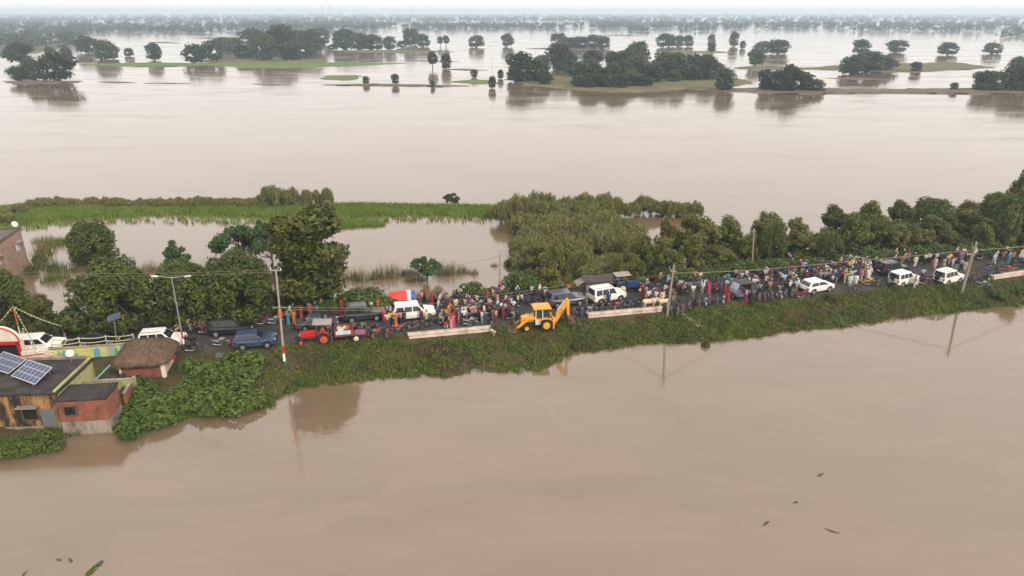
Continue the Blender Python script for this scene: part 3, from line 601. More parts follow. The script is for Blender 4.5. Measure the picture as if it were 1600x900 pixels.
# ---------------------------------------------------------------- buildings on the left bank
def stained(name, base, stain, sc=.8, thr=(.45, .62), streak=.25, rough=.95, bump=.4):
    m = mat(name, base, rough, 0, 0, sc, bump, .15, stain, bscale=8); nt = m.node_tree
    r = [n for n in nt.nodes if n.type == 'VALTORGB'][0]; r.color_ramp.elements[0].position, r.color_ramp.elements[1].position = thr
    n = [n for n in nt.nodes if n.type == 'TEX_NOISE'][0]; mp = nt.nodes.new('ShaderNodeMapping'); mp.inputs['Scale'].default_value = (1, 1, streak)
    l = n.inputs['Vector'].links[0]; src = l.from_socket; nt.links.remove(l); nt.links.new(src, mp.inputs[0]); nt.links.new(mp.outputs[0], n.inputs['Vector'])
    return m
def brickmat(name, c1, c2, mortar, sc=1., dirt=(.12, .10, .09), dthr=(.5, .7)):
    m = bpy.data.materials.new(name); m.use_nodes = True; nt = m.node_tree; b = nt.nodes['Principled BSDF']; b.inputs['Roughness'].default_value = .95; b.inputs['Specular IOR Level'].default_value = .1
    tc = nt.nodes.new('ShaderNodeTexCoord'); sx = nt.nodes.new('ShaderNodeSeparateXYZ'); ad = nt.nodes.new('ShaderNodeMath'); cx = nt.nodes.new('ShaderNodeCombineXYZ')
    nt.links.new(tc.outputs['Object'], sx.inputs[0]); nt.links.new(sx.outputs[0], ad.inputs[0]); nt.links.new(sx.outputs[1], ad.inputs[1])
    nt.links.new(ad.outputs[0], cx.inputs[0]); nt.links.new(sx.outputs[2], cx.inputs[1])
    br = nt.nodes.new('ShaderNodeTexBrick'); br.inputs['Scale'].default_value = sc; br.inputs['Brick Width'].default_value = .26; br.inputs['Row Height'].default_value = .09; br.inputs['Mortar Size'].default_value = .012
    br.inputs['Color1'].default_value = (*c1, 1); br.inputs['Color2'].default_value = (*c2, 1); br.inputs['Mortar'].default_value = (*mortar, 1)
    nt.links.new(cx.outputs[0], br.inputs['Vector'])
    n = nt.nodes.new('ShaderNodeTexNoise'); n.inputs['Scale'].default_value = .9; n.inputs['Detail'].default_value = 6; n.inputs['Roughness'].default_value = .7; nt.links.new(tc.outputs['Object'], n.inputs['Vector'])
    mr = nt.nodes.new('ShaderNodeMapRange'); mr.inputs[1].default_value, mr.inputs[2].default_value = dthr; nt.links.new(n.outputs[0], mr.inputs[0])
    mx = nt.nodes.new('ShaderNodeMix'); mx.data_type = 'RGBA'; mx.inputs[7].default_value = (*dirt, 1)
    nt.links.new(mr.outputs[0], mx.inputs[0]); nt.links.new(br.outputs[0], mx.inputs[6]); nt.links.new(mx.outputs[2], b.inputs['Base Color'])
    bp = nt.nodes.new('ShaderNodeBump'); bp.inputs['Strength'].default_value = .6; bp.inputs['Distance'].default_value = .01; bp.invert = True
    nt.links.new(br.outputs['Fac'], bp.inputs['Height']); nt.links.new(bp.outputs[0], b.inputs['Normal'])
    return m
red_brick = brickmat('red_brick', (.33, .085, .045), (.24, .06, .035), (.2, .15, .12), dirt=(.07, .05, .042), dthr=(.46, .68))
pink_brick = brickmat('pink_brick', (.36, .22, .16), (.30, .18, .13), (.32, .26, .22), dirt=(.2, .14, .11))
orange = stained('stained_orange_plaster', (.36, .20, .085), (.035, .028, .022), .8, (.42, .56), .35)
roofm = stained('weathered_black_roof', (.028, .026, .026), (.075, .066, .06), .5, (.4, .75), 1.)
lime = stained('lime_plaster', (.34, .34, .15), (.11, .10, .06), .8, (.5, .75), .4)
conc = stained('dirty_concrete', (.30, .26, .22), (.10, .085, .07), .9, (.42, .7), .5)
whitew = stained('whitewash', (.66, .58, .50), (.36, .27, .21), .8, (.5, .75), .4)
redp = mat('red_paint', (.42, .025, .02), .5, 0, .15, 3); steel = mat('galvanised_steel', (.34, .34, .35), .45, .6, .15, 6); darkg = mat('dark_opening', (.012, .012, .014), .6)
greyp = mat('grey_sheet', (.16, .17, .19), .5, .3, .15, 3); glass = mat('dark_glass', (.018, .022, .026), .06, 0, .1, 3, 0, .8)
solar = mat('solar_cell', (.022, .035, .10), .18, 0, .1, 30, 0, .6); white = mat('white_paint', (.74, .73, .70), .5, 0, .06, 3); black = mat('black_paint', (.015, .015, .017), .4, 0, .2, 4)
def walls(mb, x0, x1, y0, y1, z0, z1, t=.2):
    mb.box(((x0+x1)/2, y0+t/2, (z0+z1)/2), (x1-x0, t, z1-z0)).box(((x0+x1)/2, y1-t/2, (z0+z1)/2), (x1-x0, t, z1-z0))
    mb.box((x0+t/2, (y0+y1)/2, (z0+z1)/2), (t, y1-y0-2*t, z1-z0)).box((x1-t/2, (y0+y1)/2, (z0+z1)/2), (t, y1-y0-2*t, z1-z0)); return mb

# stained orange house with flat black roof
ZH = 3.75
fr = P(86, 613, ZH); hr = R(4)
t = thing('flat_roof_house', 'stained orange flat-roofed house with black roof at the water edge', 'house', (fr.x, fr.y, 0), hr)
D_, W_ = 6.1, 15.0
walls(MB(), -W_, 0, 0, D_, -.8, ZH-.12).build('wall', orange, t)
B((-W_/2, D_/2, ZH-.02), (W_+.5, D_+.4, .2)).build('roof', roofm, t, bevel=.03)
mb = MB(); mb.box((.0, D_/2, ZH+.14), (.2, D_+.3, .16)); mb.build('parapet', lime, t, bevel=.02)
B((.13, D_/2, 1.4), (.03, D_-.1, 4.2)).build('side_wall', lime, t)
B((-W_/2, D_+.05, ZH+.2), (W_, .2, .28)).build('parapet', conc, t, bevel=.02)
B((-W_/2, -.06, .0), (W_+.1, .12, 1.1)).build('plinth', conc, t, bevel=.02)
def house_window(t, x, z, w, h, y=0.):
    f = MB(); f.box((x, y-.06, z+h/2+.05), (w+.2, .12, .1)).box((x, y-.06, z-h/2-.05), (w+.2, .12, .1)).box((x-w/2-.05, y-.06, z), (.1, .12, h)).box((x+w/2+.05, y-.06, z), (.1, .12, h))
    fo = f.build('window', mat('window_frame', (.10, .07, .05), .7), t); B((x, y-.02, z), (w, .04, h)).build('pane', darkg, fo)
    for k in range(4): B((x-w/2+w*(k+.5)/4, y-.07, z), (.03, .03, h)).build('bar', black, fo)
house_window(t, -2.45, 1.75, 1.15, .95); house_window(t, -6.2, 1.75, 1.15, .95); house_window(t, -9.8, 1.75, 1.15, .95)
B((-.95, -.16, 1.35), (1.15, .06, 1.75), rz=R(-3), rx=R(-5)).build('sheet_door', greyp, t, bevel=.01)
for x in (-2.45, -6.2, -9.8): B((x, -.3, 2.55), (1.7, .6, .08)).build('sun_shade', conc, t, bevel=.02)
# solar panels on the roof
def solar_array(lab, corners, z):
    o = P(*corners[0], z); t = thing('photovoltaic_array', lab, 'solar panel', (o.x, o.y, ZH+.08))
    pts = [P(x, y, z+dz) for (x, y), dz in zip(corners, (0, .45, .45, 0))]; pts = [Vector((p.x-o.x, p.y-o.y, p.z-ZH-.08)) for p in pts]
    MB().plate(pts, .04).build('frame', mat('panel_frame', (.6, .6, .62), .35, .7), t)
    a, b_, c, d = pts; nn = (b_-a).cross(c-b_).normalized()
    if nn.z < 0: nn = -nn
    off = nn*(.045 if (b_-a).cross(c-b_).z > 0 else .006)
    for i in range(6):
        for j in range(3):
            u0, u1, v0, v1 = (i+.05)/6, (i+.95)/6, (j+.04)/3, (j+.96)/3
            q = lambda u, v: a.lerp(d, .02+.96*u).lerp(b_.lerp(c, .02+.96*u), .02+.96*v)+off
            MB().plate([q(u0, v0), q(u1, v0), q(u1, v1), q(u0, v1)], .003).build('cell', solar, t)
    mb = MB()
    for p in pts: mb.tube([(p.x*.9, p.y*.9, 0), (p.x*.9+.02, p.y*.9, p.z)], .025, 5)
    mb.build('stand', steel, t)
solar_array('blue solar panel with white grid on the black house roof', [(17, 587), (45, 562), (82, 574), (54, 601)], 4.1)
solar_array('blue solar panel partly cut by frame beside the other panel', [(-22, 573), (6, 549), (42, 561), (13, 584)], 4.1)
# red brick annex
ZA = 3.35
ap = P(163, 622, ZA); aw, ad_ = 3.85, 2.6
t = thing('brick_annex', 'small red brick annex with flat dark roof beside the orange house', 'house', (ap.x, ap.y, 0), R(7))
walls(MB(), -aw, 0, 0, ad_, 1.25, ZA-.1).build('wall', red_brick, t)
walls(MB(), -aw-.02, .02, -.02, ad_, -.8, 1.25).build('plinth', conc, t)
B((-aw/2, ad_/2, ZA-.02), (aw+.25, ad_+.2, .16)).build('roof', roofm, t, bevel=.02)
house_window(t, -2.9, 2.35, .85, .8)
# yard behind the annex: low walls, clutter
yp = P(118, 600, 2.4)
t = thing('yard_wall', 'mossy lime green yard wall between the houses', 'wall', (ap.x-aw-.1, ap.y+ad_+1.6, 0), R(7))
B((1.9, 0, 1.5), (4.4, .2, 2.2)).build('wall', lime, t, bevel=.02); B((1.9, 0, 2.65), (4.5, .28, .1)).build('coping', conc, t, bevel=.02)
t = thing('yard_wall', 'bare brick yard wall next to the thatched hut', 'wall', (ap.x+.1, ap.y+ad_, 0), R(102))
B((1.6, 0, 1.2), (3.2, .22, 2.2)).build('wall', red_brick, t); B((1.6, 0, 2.34), (3.2, .26, .07)).build('coping', conc, t, bevel=.01)
q = Vector((ap.x-1.9, ap.y+ad_+2.8, 0)); q.z = ground_z(q.x, q.y)
t = thing('rubble_heap', 'dark heap of tarpaulin and rubble inside the yard', 'heap', q)
mb = MB()
for i in range(22): mb.box((random.uniform(-1.4, 1.4), random.uniform(-.7, .8), random.uniform(.1, 1.2)), (random.uniform(.3, .8), random.uniform(.3, .7), random.uniform(.1, .4)), random.uniform(0, 3), random.uniform(-.5, .5), random.uniform(-.5, .5))
mb.build('rubble', stained('rubble_dark', (.03, .03, .032), (.13, .12, .11), 1.2, (.45, .7), 1), t, bevel=.03)
MB().tube([(-2.0, -1.4, 1.2), (-1.4, 1.5, 1.9)], .07, 6).build('pipe', mat('teal_pipe', (.12, .32, .32), .5), t)
# thatched hut
ZE = 3.05
h0 = P(253, 563, ZE-.1); hw, hd = 3.9, 3.9
t = thing('thatched_hut', 'small thatched hut with brick front and whitewashed side', 'hut', (h0.x, h0.y, 0), R(9))
B((-hw/2, .1, 1.45), (hw, .2, 2.9)).build('front_wall', red_brick, t)
B((-.1, hd/2+.1, 1.45), (.2, hd-.2, 2.9)).build('side_wall', whitew, t)
B((-hw+.1, hd/2+.1, 1.45), (.2, hd-.2, 2.9)).build('side_wall', red_brick, t); B((-hw/2, hd-.1, 1.45), (hw-.4, .2, 2.9)).build('back_wall', red_brick, t)
B((-.02, -.02, 1.45), (.36, .34, 2.92)).build('corner_post', whitew, t, bevel=.01); B((-hw+.1, -.03, 1.45), (.18, .2, 2.9)).build('corner_post', whitew, t)
B((.02, hd-.6, 1.7), (.06, .9, 2.3)).build('painted_panel', mat('red_panel', (.4, .03, .04), .6), t); B((.025, hd-.02, 1.7), (.06, .25, 2.3)).build('painted_panel', mat('blue_panel', (.02, .04, .22), .6), t)
mb = MB(); N = 30; rings = []
for k in range(9):
    f = k/8; ring = []
    for i in range(N):
        a = 2*math.pi*i/N; ca, sa = math.cos(a), math.sin(a)
        ex = math.copysign(abs(ca)**.45, ca)*(hw/2+.75); ey = math.copysign(abs(sa)**.45, sa)*(hd/2+.65)
        ridge = max(-.95, min(1.1, ex*.5))
        x = ex*(1-f)+ridge*f; y = ey*(1-f)
        bul = .16*math.sin(math.pi*f)
        ring.append((x-hw/2, y+hd/2, ZE-.18+1.55*f**.85+bul+.035*nz(x*6, y*6+k)))
    rings.append(ring)
vs = [p for r_ in rings for p in r_]+[(p[0]*.97-.05, p[1]*.97+.06, p[2]-.22) for p in rings[0]]
fs = [(k*N+i, k*N+(i+1) % N, (k+1)*N+(i+1) % N, (k+1)*N+i) for k in range(8) for i in range(N)]+[tuple(range(8*N, 9*N))]
fs += [(9*N+i, 9*N+(i+1) % N, (i+1) % N, i) for i in range(N)]+[tuple(range(10*N-1, 9*N-1, -1))]
mb.add(vs, fs)
thm = stained('thatch', (.075, .050, .036), (.155, .108, .076), 3.2, (.35, .72), .35, bump=1.)
th = mb.build('thatch_roof', thm, t, smooth=True)
strw = []
for i in range(N*7):
    a = 2*math.pi*random.random(); ca, sa = math.cos(a), math.sin(a); ex = math.copysign(abs(ca)**.45, ca)*(hw/2+.75)-hw/2; ey = math.copysign(abs(sa)**.45, sa)*(hd/2+.65)+hd/2
    p = Vector((ex, ey, ZE-.2+random.uniform(-.1, .1))); o_ = Vector((ca, sa, -.8))*random.uniform(.12, .3); s_ = Vector((-sa, ca, 0))*.03
    strw += [p-s_, p+s_, p+o_]
for i in range(1500):
    k = random.randrange(0, 8); i_ = random.randrange(N); p = Vector(rings[k][i_]).lerp(Vector(rings[k+1][(i_+1) % N]), random.random())+Vector((0, 0, .02))
    d_ = (Vector(rings[k][i_])-Vector(rings[k+1][i_])).normalized()*random.uniform(.2, .5); s_ = Vector((-d_.y, d_.x, 0))*.07
    strw += [p-s_, p+s_, p+d_+Vector((0, 0, .05))]
add('straw_fringe', quads_mesh('straw_fringe', np.array(strw), 3, thm), th)
# painted roadside wall
a, b_ = P(76, 546, 2.65), P(204, 537, 2.65); ln = (b_-a).length; wy = math.atan2(b_.y-a.y, b_.x-a.x)
t = thing('painted_wall', 'roadside wall painted with yellow, blue and green shapes', 'wall', (a.x, a.y, 0), wy)
B((ln/2, .1, 1.75), (ln, .2, 1.7)).build('wall', mat('yellow_wall', (.50, .52, .16), .85, 0, .2, 2), t)
B((ln/2, .1, 2.66), (ln+.1, .3, .12)).build('coping', conc, t, bevel=.02)
pm = [mat('mural_'+n, c, .8, 0, .12, 3) for n, c in (('blue', (.12, .32, .46)), ('grey', (.30, .33, .38)), ('green', (.08, .34, .15)), ('red', (.45, .03, .05)), ('teal', (.10, .24, .24)), ('olive', (.24, .30, .10)))]
def panel(pts, m_): MB().plate([(x*ln, -.002, .95+z*1.65) for x, z in pts], .012).build('painted_panel', m_, t)
panel([(0, 0), (.05, 0), (.05, .6), (0, .6)], pm[3]); panel([(.06, .1), (.12, 0), (.16, .5), (.10, .9)], pm[5]); panel([(.13, .3), (.2, .2), (.22, .75), (.16, .9)], pm[0])
panel([(.25, .1), (.33, .05), (.34, .6), (.28, .7)], pm[4]); panel([(.52, 0), (.6, 0), (.61, .8), (.58, .95), (.53, .8)], pm[0])
panel([(.70, 0), (.74, 0), (.80, .98), (.70, .98)], pm[1]); panel([(.745, 0), (.87, 0), (.87, .1), (.805, .98)], pm[2]); panel([(.88, .1), (.94, .1), (.93, .98), (.86, .98)], pm[0])
# bunting over the wall
def string(name, lab, pts, r=.012, bulbs=0, cat='string lights', m_=None, sag=.0):
    pts = [Vector(p) for p in pts]; out = []
    for i in range(len(pts)-1):
        for k in range(10):
            f = k/10; out.append(pts[i].lerp(pts[i+1], f)+Vector((0, 0, -sag*4*f*(1-f))))
    out.append(pts[-1]); o = pts[0]; t = thing(name, lab, cat, o)
    MB().tube([p-o for p in out], r, 4).build('wire', m_ or black, t)
    if bulbs:
        cm = [mat('bulb_'+n, c, .6) for n, c in (('white', (.7, .7, .62)), ('green', (.06, .3, .1)), ('gold', (.6, .42, .1)))]
        for j in range(3):
            mb = MB()
            for i in range(j, bulbs, 3):
                f = i/bulbs*(len(out)-1); k = int(f); p = out[k].lerp(out[min(k+1, len(out)-1)], f-k)-o
                mb.lathe([(.0, -.13), (.06, -.05), (.0, .02)], 5, p)
            tag(mb.build('bulbs', cm[j], t), kind='stuff')
for k, lab in ((0, 'lower row of small bunting lights strung above the painted wall'), (1, 'upper row of small bunting lights strung above the painted wall')):
    for_ = [(a+(b_-a)*f)+Vector((.0, .5+.4*k, .35+.3*k)) for f in (0, .33, .66, 1)]
    string('bunting', lab, for_, .012, 90, sag=.12)
for i, f in enumerate((.0, .33, .66, 1.0)):
    p = a+(b_-a)*f+Vector((0, .7, 0)); t = thing('bunting_post', 'thin white post carrying bunting behind the painted wall', 'post', (p.x, p.y, 1.4), 0, 'bunting posts'); MB().tube([(0, 0, 0), (0, 0, 2.0)], [.04, .03], 6).build('post', white, t); MB().lathe([(0, 0), (.05, .02), (0, .06)], 6, (0, 0, 2.0)).build('finial', white, t)
# white boundary wall with red line, red and white gate shrine
c0, c1 = P(32, 549, 2.8), P(76, 546, 2.65)
t = thing('boundary_wall', 'white plastered wall with red line beside the red gate', 'wall', (c0.x, c0.y, 0), math.atan2(c1.y-c0.y, c1.x-c0.x)); L_ = (c1-c0).length
B((L_/2, .1, 1.7), (L_, .2, 2.0)).build('wall', whitew, t); B((L_/2, -.006, 2.25), (L_-.05, .012, .12)).build('red_line', redp, t)
s0 = P(34, 541, 3.1)
t = thing('gate_shrine', 'red and white roadside gateway with rounded arch', 'gate', (s0.x, s0.y, 0), R(4))
B((-.22, .2, 2.05), (.44, .5, 3.1)).build('pillar', redp, t); B((-3.9, .2, 2.05), (.44, .5, 3.1)).build('pillar', redp, t)
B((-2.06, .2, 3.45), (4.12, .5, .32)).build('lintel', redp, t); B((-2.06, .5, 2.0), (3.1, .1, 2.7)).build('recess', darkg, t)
arc = [(-2.06+2.0*math.cos(math.pi*i/20), 3.63+1.55*math.sin(math.pi*i/20)) for i in range(21)]
MB().prism(arc, .05, .4).build('arch', whitew, t)
MB().tube([(-2.06+1.93*math.cos(math.pi*i/20), .02, 3.66+1.47*math.sin(math.pi*i/20)) for i in range(21)], .07, 5).build('arch_band', redp, t)
B((-.02, .2, 2.05), (.06, .52, 3.12)).build('white_edge', whitew, t)
# flooded brick building
g0 = P(46, 414, 0)
t = thing('brick_building', 'unfinished pale brick building standing in the flood', 'building', (g0.x, g0.y, 0), R(-77))
BH = 5.5
bw, bd = 16, 10      # local x runs towards the camera, local -y (left face) is the wall we see
walls(MB(), 0, bw, -bd, 0, -1.5, BH-.1, .25).build('wall', pink_brick, t)
B((bw/2, -bd/2, BH-.3), (bw-.5, bd-.5, .2)).build('roof', stained('grey_roof', (.16, .155, .16), (.06, .055, .05), .4, (.4, .7), 1), t)
walls(MB(), -.15, bw+.15, -bd-.15, .15, BH-.1, BH+.12, .45).build('parapet', mat('parapet_dark', (.085, .07, .062), .9, 0, .3, 2), t, bevel=.02)
for x in (0.15, 3.4, 6.6, 9.8, 13): B((x, .01, BH/2-.8), (.24, .06, BH+1.2)).build('column', conc, t)
B((8, .012, 2.4), (15.8, .04, .2)).build('lintel_band', conc, t)
for x in (2.0, 8.2):
    w_ = B((x, .02, 3.4), (1.0, .08, 1.2)).build('window', whitew, t); B((x, .03, 3.4), (.84, .08, 1.04)).build('pane', mat('blue_shutter', (.42, .48, .55), .6), w_); B((x, .3, 4.1), (1.5, .6, .08)).build('sun_shade', conc, t)
B((2.5, -3.5, BH-.15), (2.6, 2.2, .1)).build('roof_sheet', mat('pale_sheet', (.5, .53, .58), .4), t)
B((6.5, -2.2, BH+.6), (2.2, 2.2, 1.6)).build('stair_room', pink_brick, t); MB().tube([(.3, -.3, BH), (.3, -.3, BH+.7)], .03, 5).build('dish_mast', steel, t); MB().lathe([(.02, 0), (.3, .05), (.42, .14)], 12, (.3, -.3, BH+.7), 'X').build('dish', white, t)
# satellite dish on the orange house roof
dp = P(112, 563, ZH+.1)
t = thing('satellite_dish', 'small white satellite dish at the back of the black roof', 'dish', dp, R(-60)); MB().lathe([(.02, 0), (.22, .04), (.36, .11)], 16, (0, 0, .75), 'X').build('dish', white, t); mb = MB(); [mb.tube([(.3*math.cos(k*2.1), .3*math.sin(k*2.1), 0), (0, 0, .7)], .02, 4) for k in range(3)]; mb.build('tripod', steel, t)
dp = P(70, 553, ZH+.1)
t = thing('ladder_frame', 'thin metal frame lying on the black house roof', 'frame', dp, R(-25)); mb = MB(); mb.tube([(-1.4, .3, .1), (1.4, .35, .3)], .03, 5).tube([(-1.4, -.2, .1), (1.4, -.15, .3)], .03, 5); mb.build('rail', white, t); mb = MB(); [mb.tube([(x, -.18, .12+.03*x), (x, .32, .15+.03*x)], .02, 4) for x in (-1, -.3, .4, 1.1)]; mb.build('rung', white, t)

# ---------------------------------------------------------------- poles, lamps, cables
polem = mat('weathered_pole', (.27, .23, .185), .9, 0, .2, 3); concp = mat('pole_concrete', (.33, .29, .25), .9, 0, .15, 2); grnp = mat('green_paint', (.03, .14, .07), .6)
def pole(lab, base, top, rb=.13, rt=.09, m_=concp, bands=False, name='utility_pole', cat='pole', z=None):
    p = P(base[0], base[1], .9); zz = ground_z(p.x, p.y) if z is None else z; p = P(base[0], base[1], zz)
    # top: point of the pixel ray at the same distance from the camera plane
    q = Vector(p); d = depth(p)
    hgt = (base[1]-top[1])*d/F/CP
    for _ in range(12):
        tz = p.z+hgt; e = pix((p.x, p.y, tz))[1]-top[1]; hgt += e*d/F
    tx = (top[0]-pix((p.x, p.y, p.z+hgt))[0])*depth((p.x, p.y, p.z+hgt))/F
    t = thing(name, lab, cat, p); b0 = 0
    if bands:
        for k, (h_, mm) in enumerate(((.5, grnp), (.85, white), (.85, redp))):
            MB().tube([(tx*b0/hgt, 0, b0), (tx*(b0+h_)/hgt, 0, b0+h_)], [rb*1.06, rb*1.06], 10).build('painted_band', mm, t, smooth=False); b0 += h_
    mb = MB(); mb.tube([(tx*b0/hgt, 0, b0-(.4 if b0 == 0 else 0)), (tx, 0, hgt)], [rb, rt], 10); mb.build('shaft', m_, t)
    return t, Vector((tx, 0, hgt)), p
# double-armed street lamp by the hut
t, tp, bp_ = pole('double-armed street lamp with red and white base by the hut', (289, 548), (268, 434), .09, .06, steel, True, 'street_lamp', 'street lamp')
for s_ in (-1, 1):
    MB().tube([tp, tp+Vector((s_*.5, 0, .04)), tp+Vector((s_*1.35, 0, .16))], [.045, .04, .035], 6).build('arm', steel, t)
    B(tp+Vector((s_*1.6, 0, .16)), (.62, .22, .1), ry=-s_*.1).build('lamp_head', mat('lamp_white', (.6, .6, .58), .4), t, bevel=.02)
W1 = bp_+tp
# tall concrete pole with bands
t, tp, bp_ = pole('tall concrete pole with painted bands and crossarms beside the tractor', (445, 571), (431, 421), .115, .08, concp, True)
MB().beam(tp+Vector((-.55, 0, -.1)), tp+Vector((.5, 0, -.1)), .1, .1).build('crossarm', steel, t)
for dx in (-.5, .45): MB().lathe([(.05, 0), (.06, .08), (.03, .16)], 8, tp+Vector((dx, 0, -.05))).build('insulator', white, t)
mid = tp*.62; MB().beam(mid+Vector((-.6, -.1, 0)), mid+Vector((.7, -.1, 0)), .08, .08).build('crossarm', steel, t)
B(mid+Vector((0, -.02, -.65)), (.28, .3, .7)).build('painted_band', mat('orange_band', (.55, .12, .03), .7), t)
W2, W2m = bp_+tp, bp_+mid
# solar street lamp
t, tp, bp_ = pole('solar street lamp behind the painted wall', (184, 553), (178, 497), .06, .045, steel, False, 'solar_lamp', 'street lamp', 1.3)
B(tp+Vector((.05, .0, .15)), (1.05, .75, .05), rz=.5, ry=-.2, rx=.35).build('solar_panel', solar, t); B(tp+Vector((.05, 0, .118)), (1.1, .8, .04), rz=.5, ry=-.2, rx=.35).build('panel_frame', steel, t)
t, tp, bp_ = pole('slim pole with red and white foot on the far verge', (781, 466), (781, 396), .10, .07, polem, True)
MB().beam(tp+Vector((-.3, 0, -.3)), tp+Vector((.3, 0, -.3)), .06, .06).build('crossarm', steel, t); W3 = bp_+tp
def forked(lab, base, top, r_):
    t, tp, bp_ = pole(lab, base, top, r_, r_*.75, polem); a = tp*.86
    MB().tube([a, a+Vector((-.35, 0, .35)), a+Vector((-.5, 0, .75))], [.06, .05, .04], 6).build('bracket', steel, t); MB().tube([a+Vector((-.3, 0, .1)), a+Vector((.35, 0, .1))], .035, 5).build('crossarm', steel, t); return bp_+tp*.84
W4 = forked('leaning forked pole with orange foot beside the cows', (1042, 494), (1053, 414), .14)
t, tp, bp_ = pole('thin pole standing in front of the tree belt', (1175, 424), (1178, 360), .10, .08, polem, z=1.3); MB().beam(tp+Vector((-.3, 0, -.15)), tp+Vector((.3, 0, -.15)), .08, .08).build('crossarm', steel, t); MB().lathe([(.05, 0), (.07, .1), (.03, .2)], 8, tp).build('insulator', white, t)
W6 = forked('thick leaning forked pole beside the white jeep', (1503, 455), (1526, 378), .17)
t, tp, bp_ = pole('leaning red and white flag pole by the gateway', (38, 548), (20, 478), .05, .035, white, name='flag_pole', z=1.45); MB().tube([tp*.55, tp*1.0], [.06, .05], 8).build('red_sleeve', mat('orange_red', (.45, .09, .03), .7), t); WF = bp_+tp
p = P(62, 562, 3.8); t = thing('thin_mast', 'thin dark mast rising from the black house roof', 'mast', p); MB().tube([(0, 0, 0), (-.5, 0, 2.0)], .025, 5).build('mast', steel, t)
cab = mat('cable_sheath', (.16, .15, .10), .8, 0, .2, 6)
string('string_lights', 'string of small lights from the red flag pole to the mango', [WF, P(110, 512, 2.6)], .012, 60, sag=.3)
string('string_lights', 'string of small lights slanting down from the flag pole', [WF, P(58, 545, 2.6)], .012, 40, sag=.1)
string('string_lights', 'string of small lights from the flag pole to the gateway', [WF, P(-40, 545, 3)], .012, 40, sag=.1)
for k, dz in enumerate((0, -.25)): string('power_cable', ('upper','lower')[k]+' thin cable from the tall banded pole past the mango trees', [W2+Vector((-.45, 0, dz)), Vector((-62, 72, 7.6+dz))], .022, 0, 'cable', cab, .5)
string('power_cable', 'thin cable running from the tall banded pole to the slim pole', [W2m+Vector((.2, 0, 0)), P(620, 480, 2.6), P(700, 470, 2.8), P(905, 442, 3.2), W4], .03, 0, 'cable', cab, .1)
string('power_cable', 'second cable below the first over the tractor and jeeps', [W2m+Vector((.5, 0, -.25)), P(620, 484, 2.3), P(905, 447, 2.8), W4+Vector((0, 0, -.15))], .025, 0, 'cable', cab, .1)
string('power_cable', 'thick cable bundle from the cow-side pole to the leaning pole', [W4, P(1177, 422, 4.2), P(1330, 408, 4.4), W6], .05, 0, 'cable', cab, .05)
string('power_cable', 'cable bundle leaving the leaning pole along the trees', [W6, P(1640, 380, 5.2)], .05, 0, 'cable', cab, .15)
string('power_cable', 'thin wire from the slim pole out over the pond', [W3+Vector((0, 0, -.3)), P(600, 433, 1.6), P(545, 445, 1.2)], .015, 0, 'cable', cab, .3)
# far poles and masts
for lab, x, y, t_, r_ in (('thin bare pole at the left end of the large island wood', 857, 107, 81, .14), ('leaning bare pole behind the long island wood', 1107, 100, 84, .14), ('short bare pole beside the smaller island wood', 836, 92, 81, .13), ('thin pole standing in water beside the two trees', 769, 105, 90, .1)):
    p = P(x, y, 0); h_ = (y-t_)*depth(p)/F/CP; t = thing('far_pole', lab, 'pole', p); MB().tube([(0, 0, -.5), (.03*h_, 0, h_)], [r_, r_*.8], 6).build('shaft', polem, t); MB().beam((.03*h_-.5, 0, h_-.4), (.03*h_+.5, 0, h_-.4), .1, .1).build('crossarm', polem, t)
for lab, x, y, t_ in (('left lattice tower of the pair on the hazy horizon', 505, 30, 11), ('taller lattice tower of the pair on the hazy horizon', 516, 30, 10), ('red and white mast on the horizon behind the island wood', 1133, 40, 21), ('short mast on the horizon left of the lattice towers', 445, 30, 18)):
    p = P(x, y, 0); h_ = (y-t_)*depth(p)/F/CP; t = thing('lattice_tower', lab, 'tower', p); w_ = h_*.03
    mb = MB(); [mb.tube([(sx*w_, sy*w_, 0), (sx*w_*.35, sy*w_*.35, h_)], h_*.004+.15, 5) for sx in (-1, 1) for sy in (-1, 1)]; mb.build('legs', steel, t)
    mb = MB(); 
    for k in range(10):
        z = h_*k/10; w0 = w_*(1-.65*k/10); w1 = w_*(1-.65*(k+1)/10)
        mb.tube([(-w0, -w0, z), (w1, -w1, z+h_/10)], h_*.002+.08, 4).tube([(w0, -w0, z), (-w1, -w1, z+h_/10)], h_*.002+.08, 4)
    mb.build('bracing', redp if 'red' in lab else steel, t)

# ---------------------------------------------------------------- parapets along the road
def parapet(lab, pa, pb, zt, n=4, hh=.36, step=.17, m_=whitew, name='parapet_wall'):
    a, b_ = P(*pa, zt), P(*pb, zt); L_ = (b_-a).length; t = thing(name, lab, 'wall', (a.x, a.y, zt), math.atan2(b_.y-a.y, b_.x-a.x))
    for k in range(n): B((L_/2+random.uniform(-.06, .06), -step*k+.15, -hh*(k+.5)), (L_+random.uniform(-.15, .15), .42, hh-.06)).build('course', m_, t, bevel=.025)
    B((L_/2, .2, -hh*n/2), (L_-.3, .3, hh*n-.04)).build('core', conc, t)
    return t
pink = stained('pinkish_whitewash', (.60, .50, .44), (.34, .25, .20), .9, (.45, .72), 1.)
parapet('long pale stone parapet between the trailer and the backhoe', (637, 521), (768, 509), 2.0, m_=pink)
parapet('pale stone parapet beside the pair of cows', (919, 489), (1034, 479), 2.0, m_=pink)
parapet('pale stone parapet beyond the thick leaning pole', (1549, 430), (1640, 417), 2.0, m_=pink)
greyw = stained('grey_stone', (.25, .235, .21), (.13, .12, .11), .9, (.45, .72), 1.)
parapet('low grey parapet on the far verge behind the crowd and backhoe', (775, 459), (868, 450), 2.05, 2, m_=greyw)
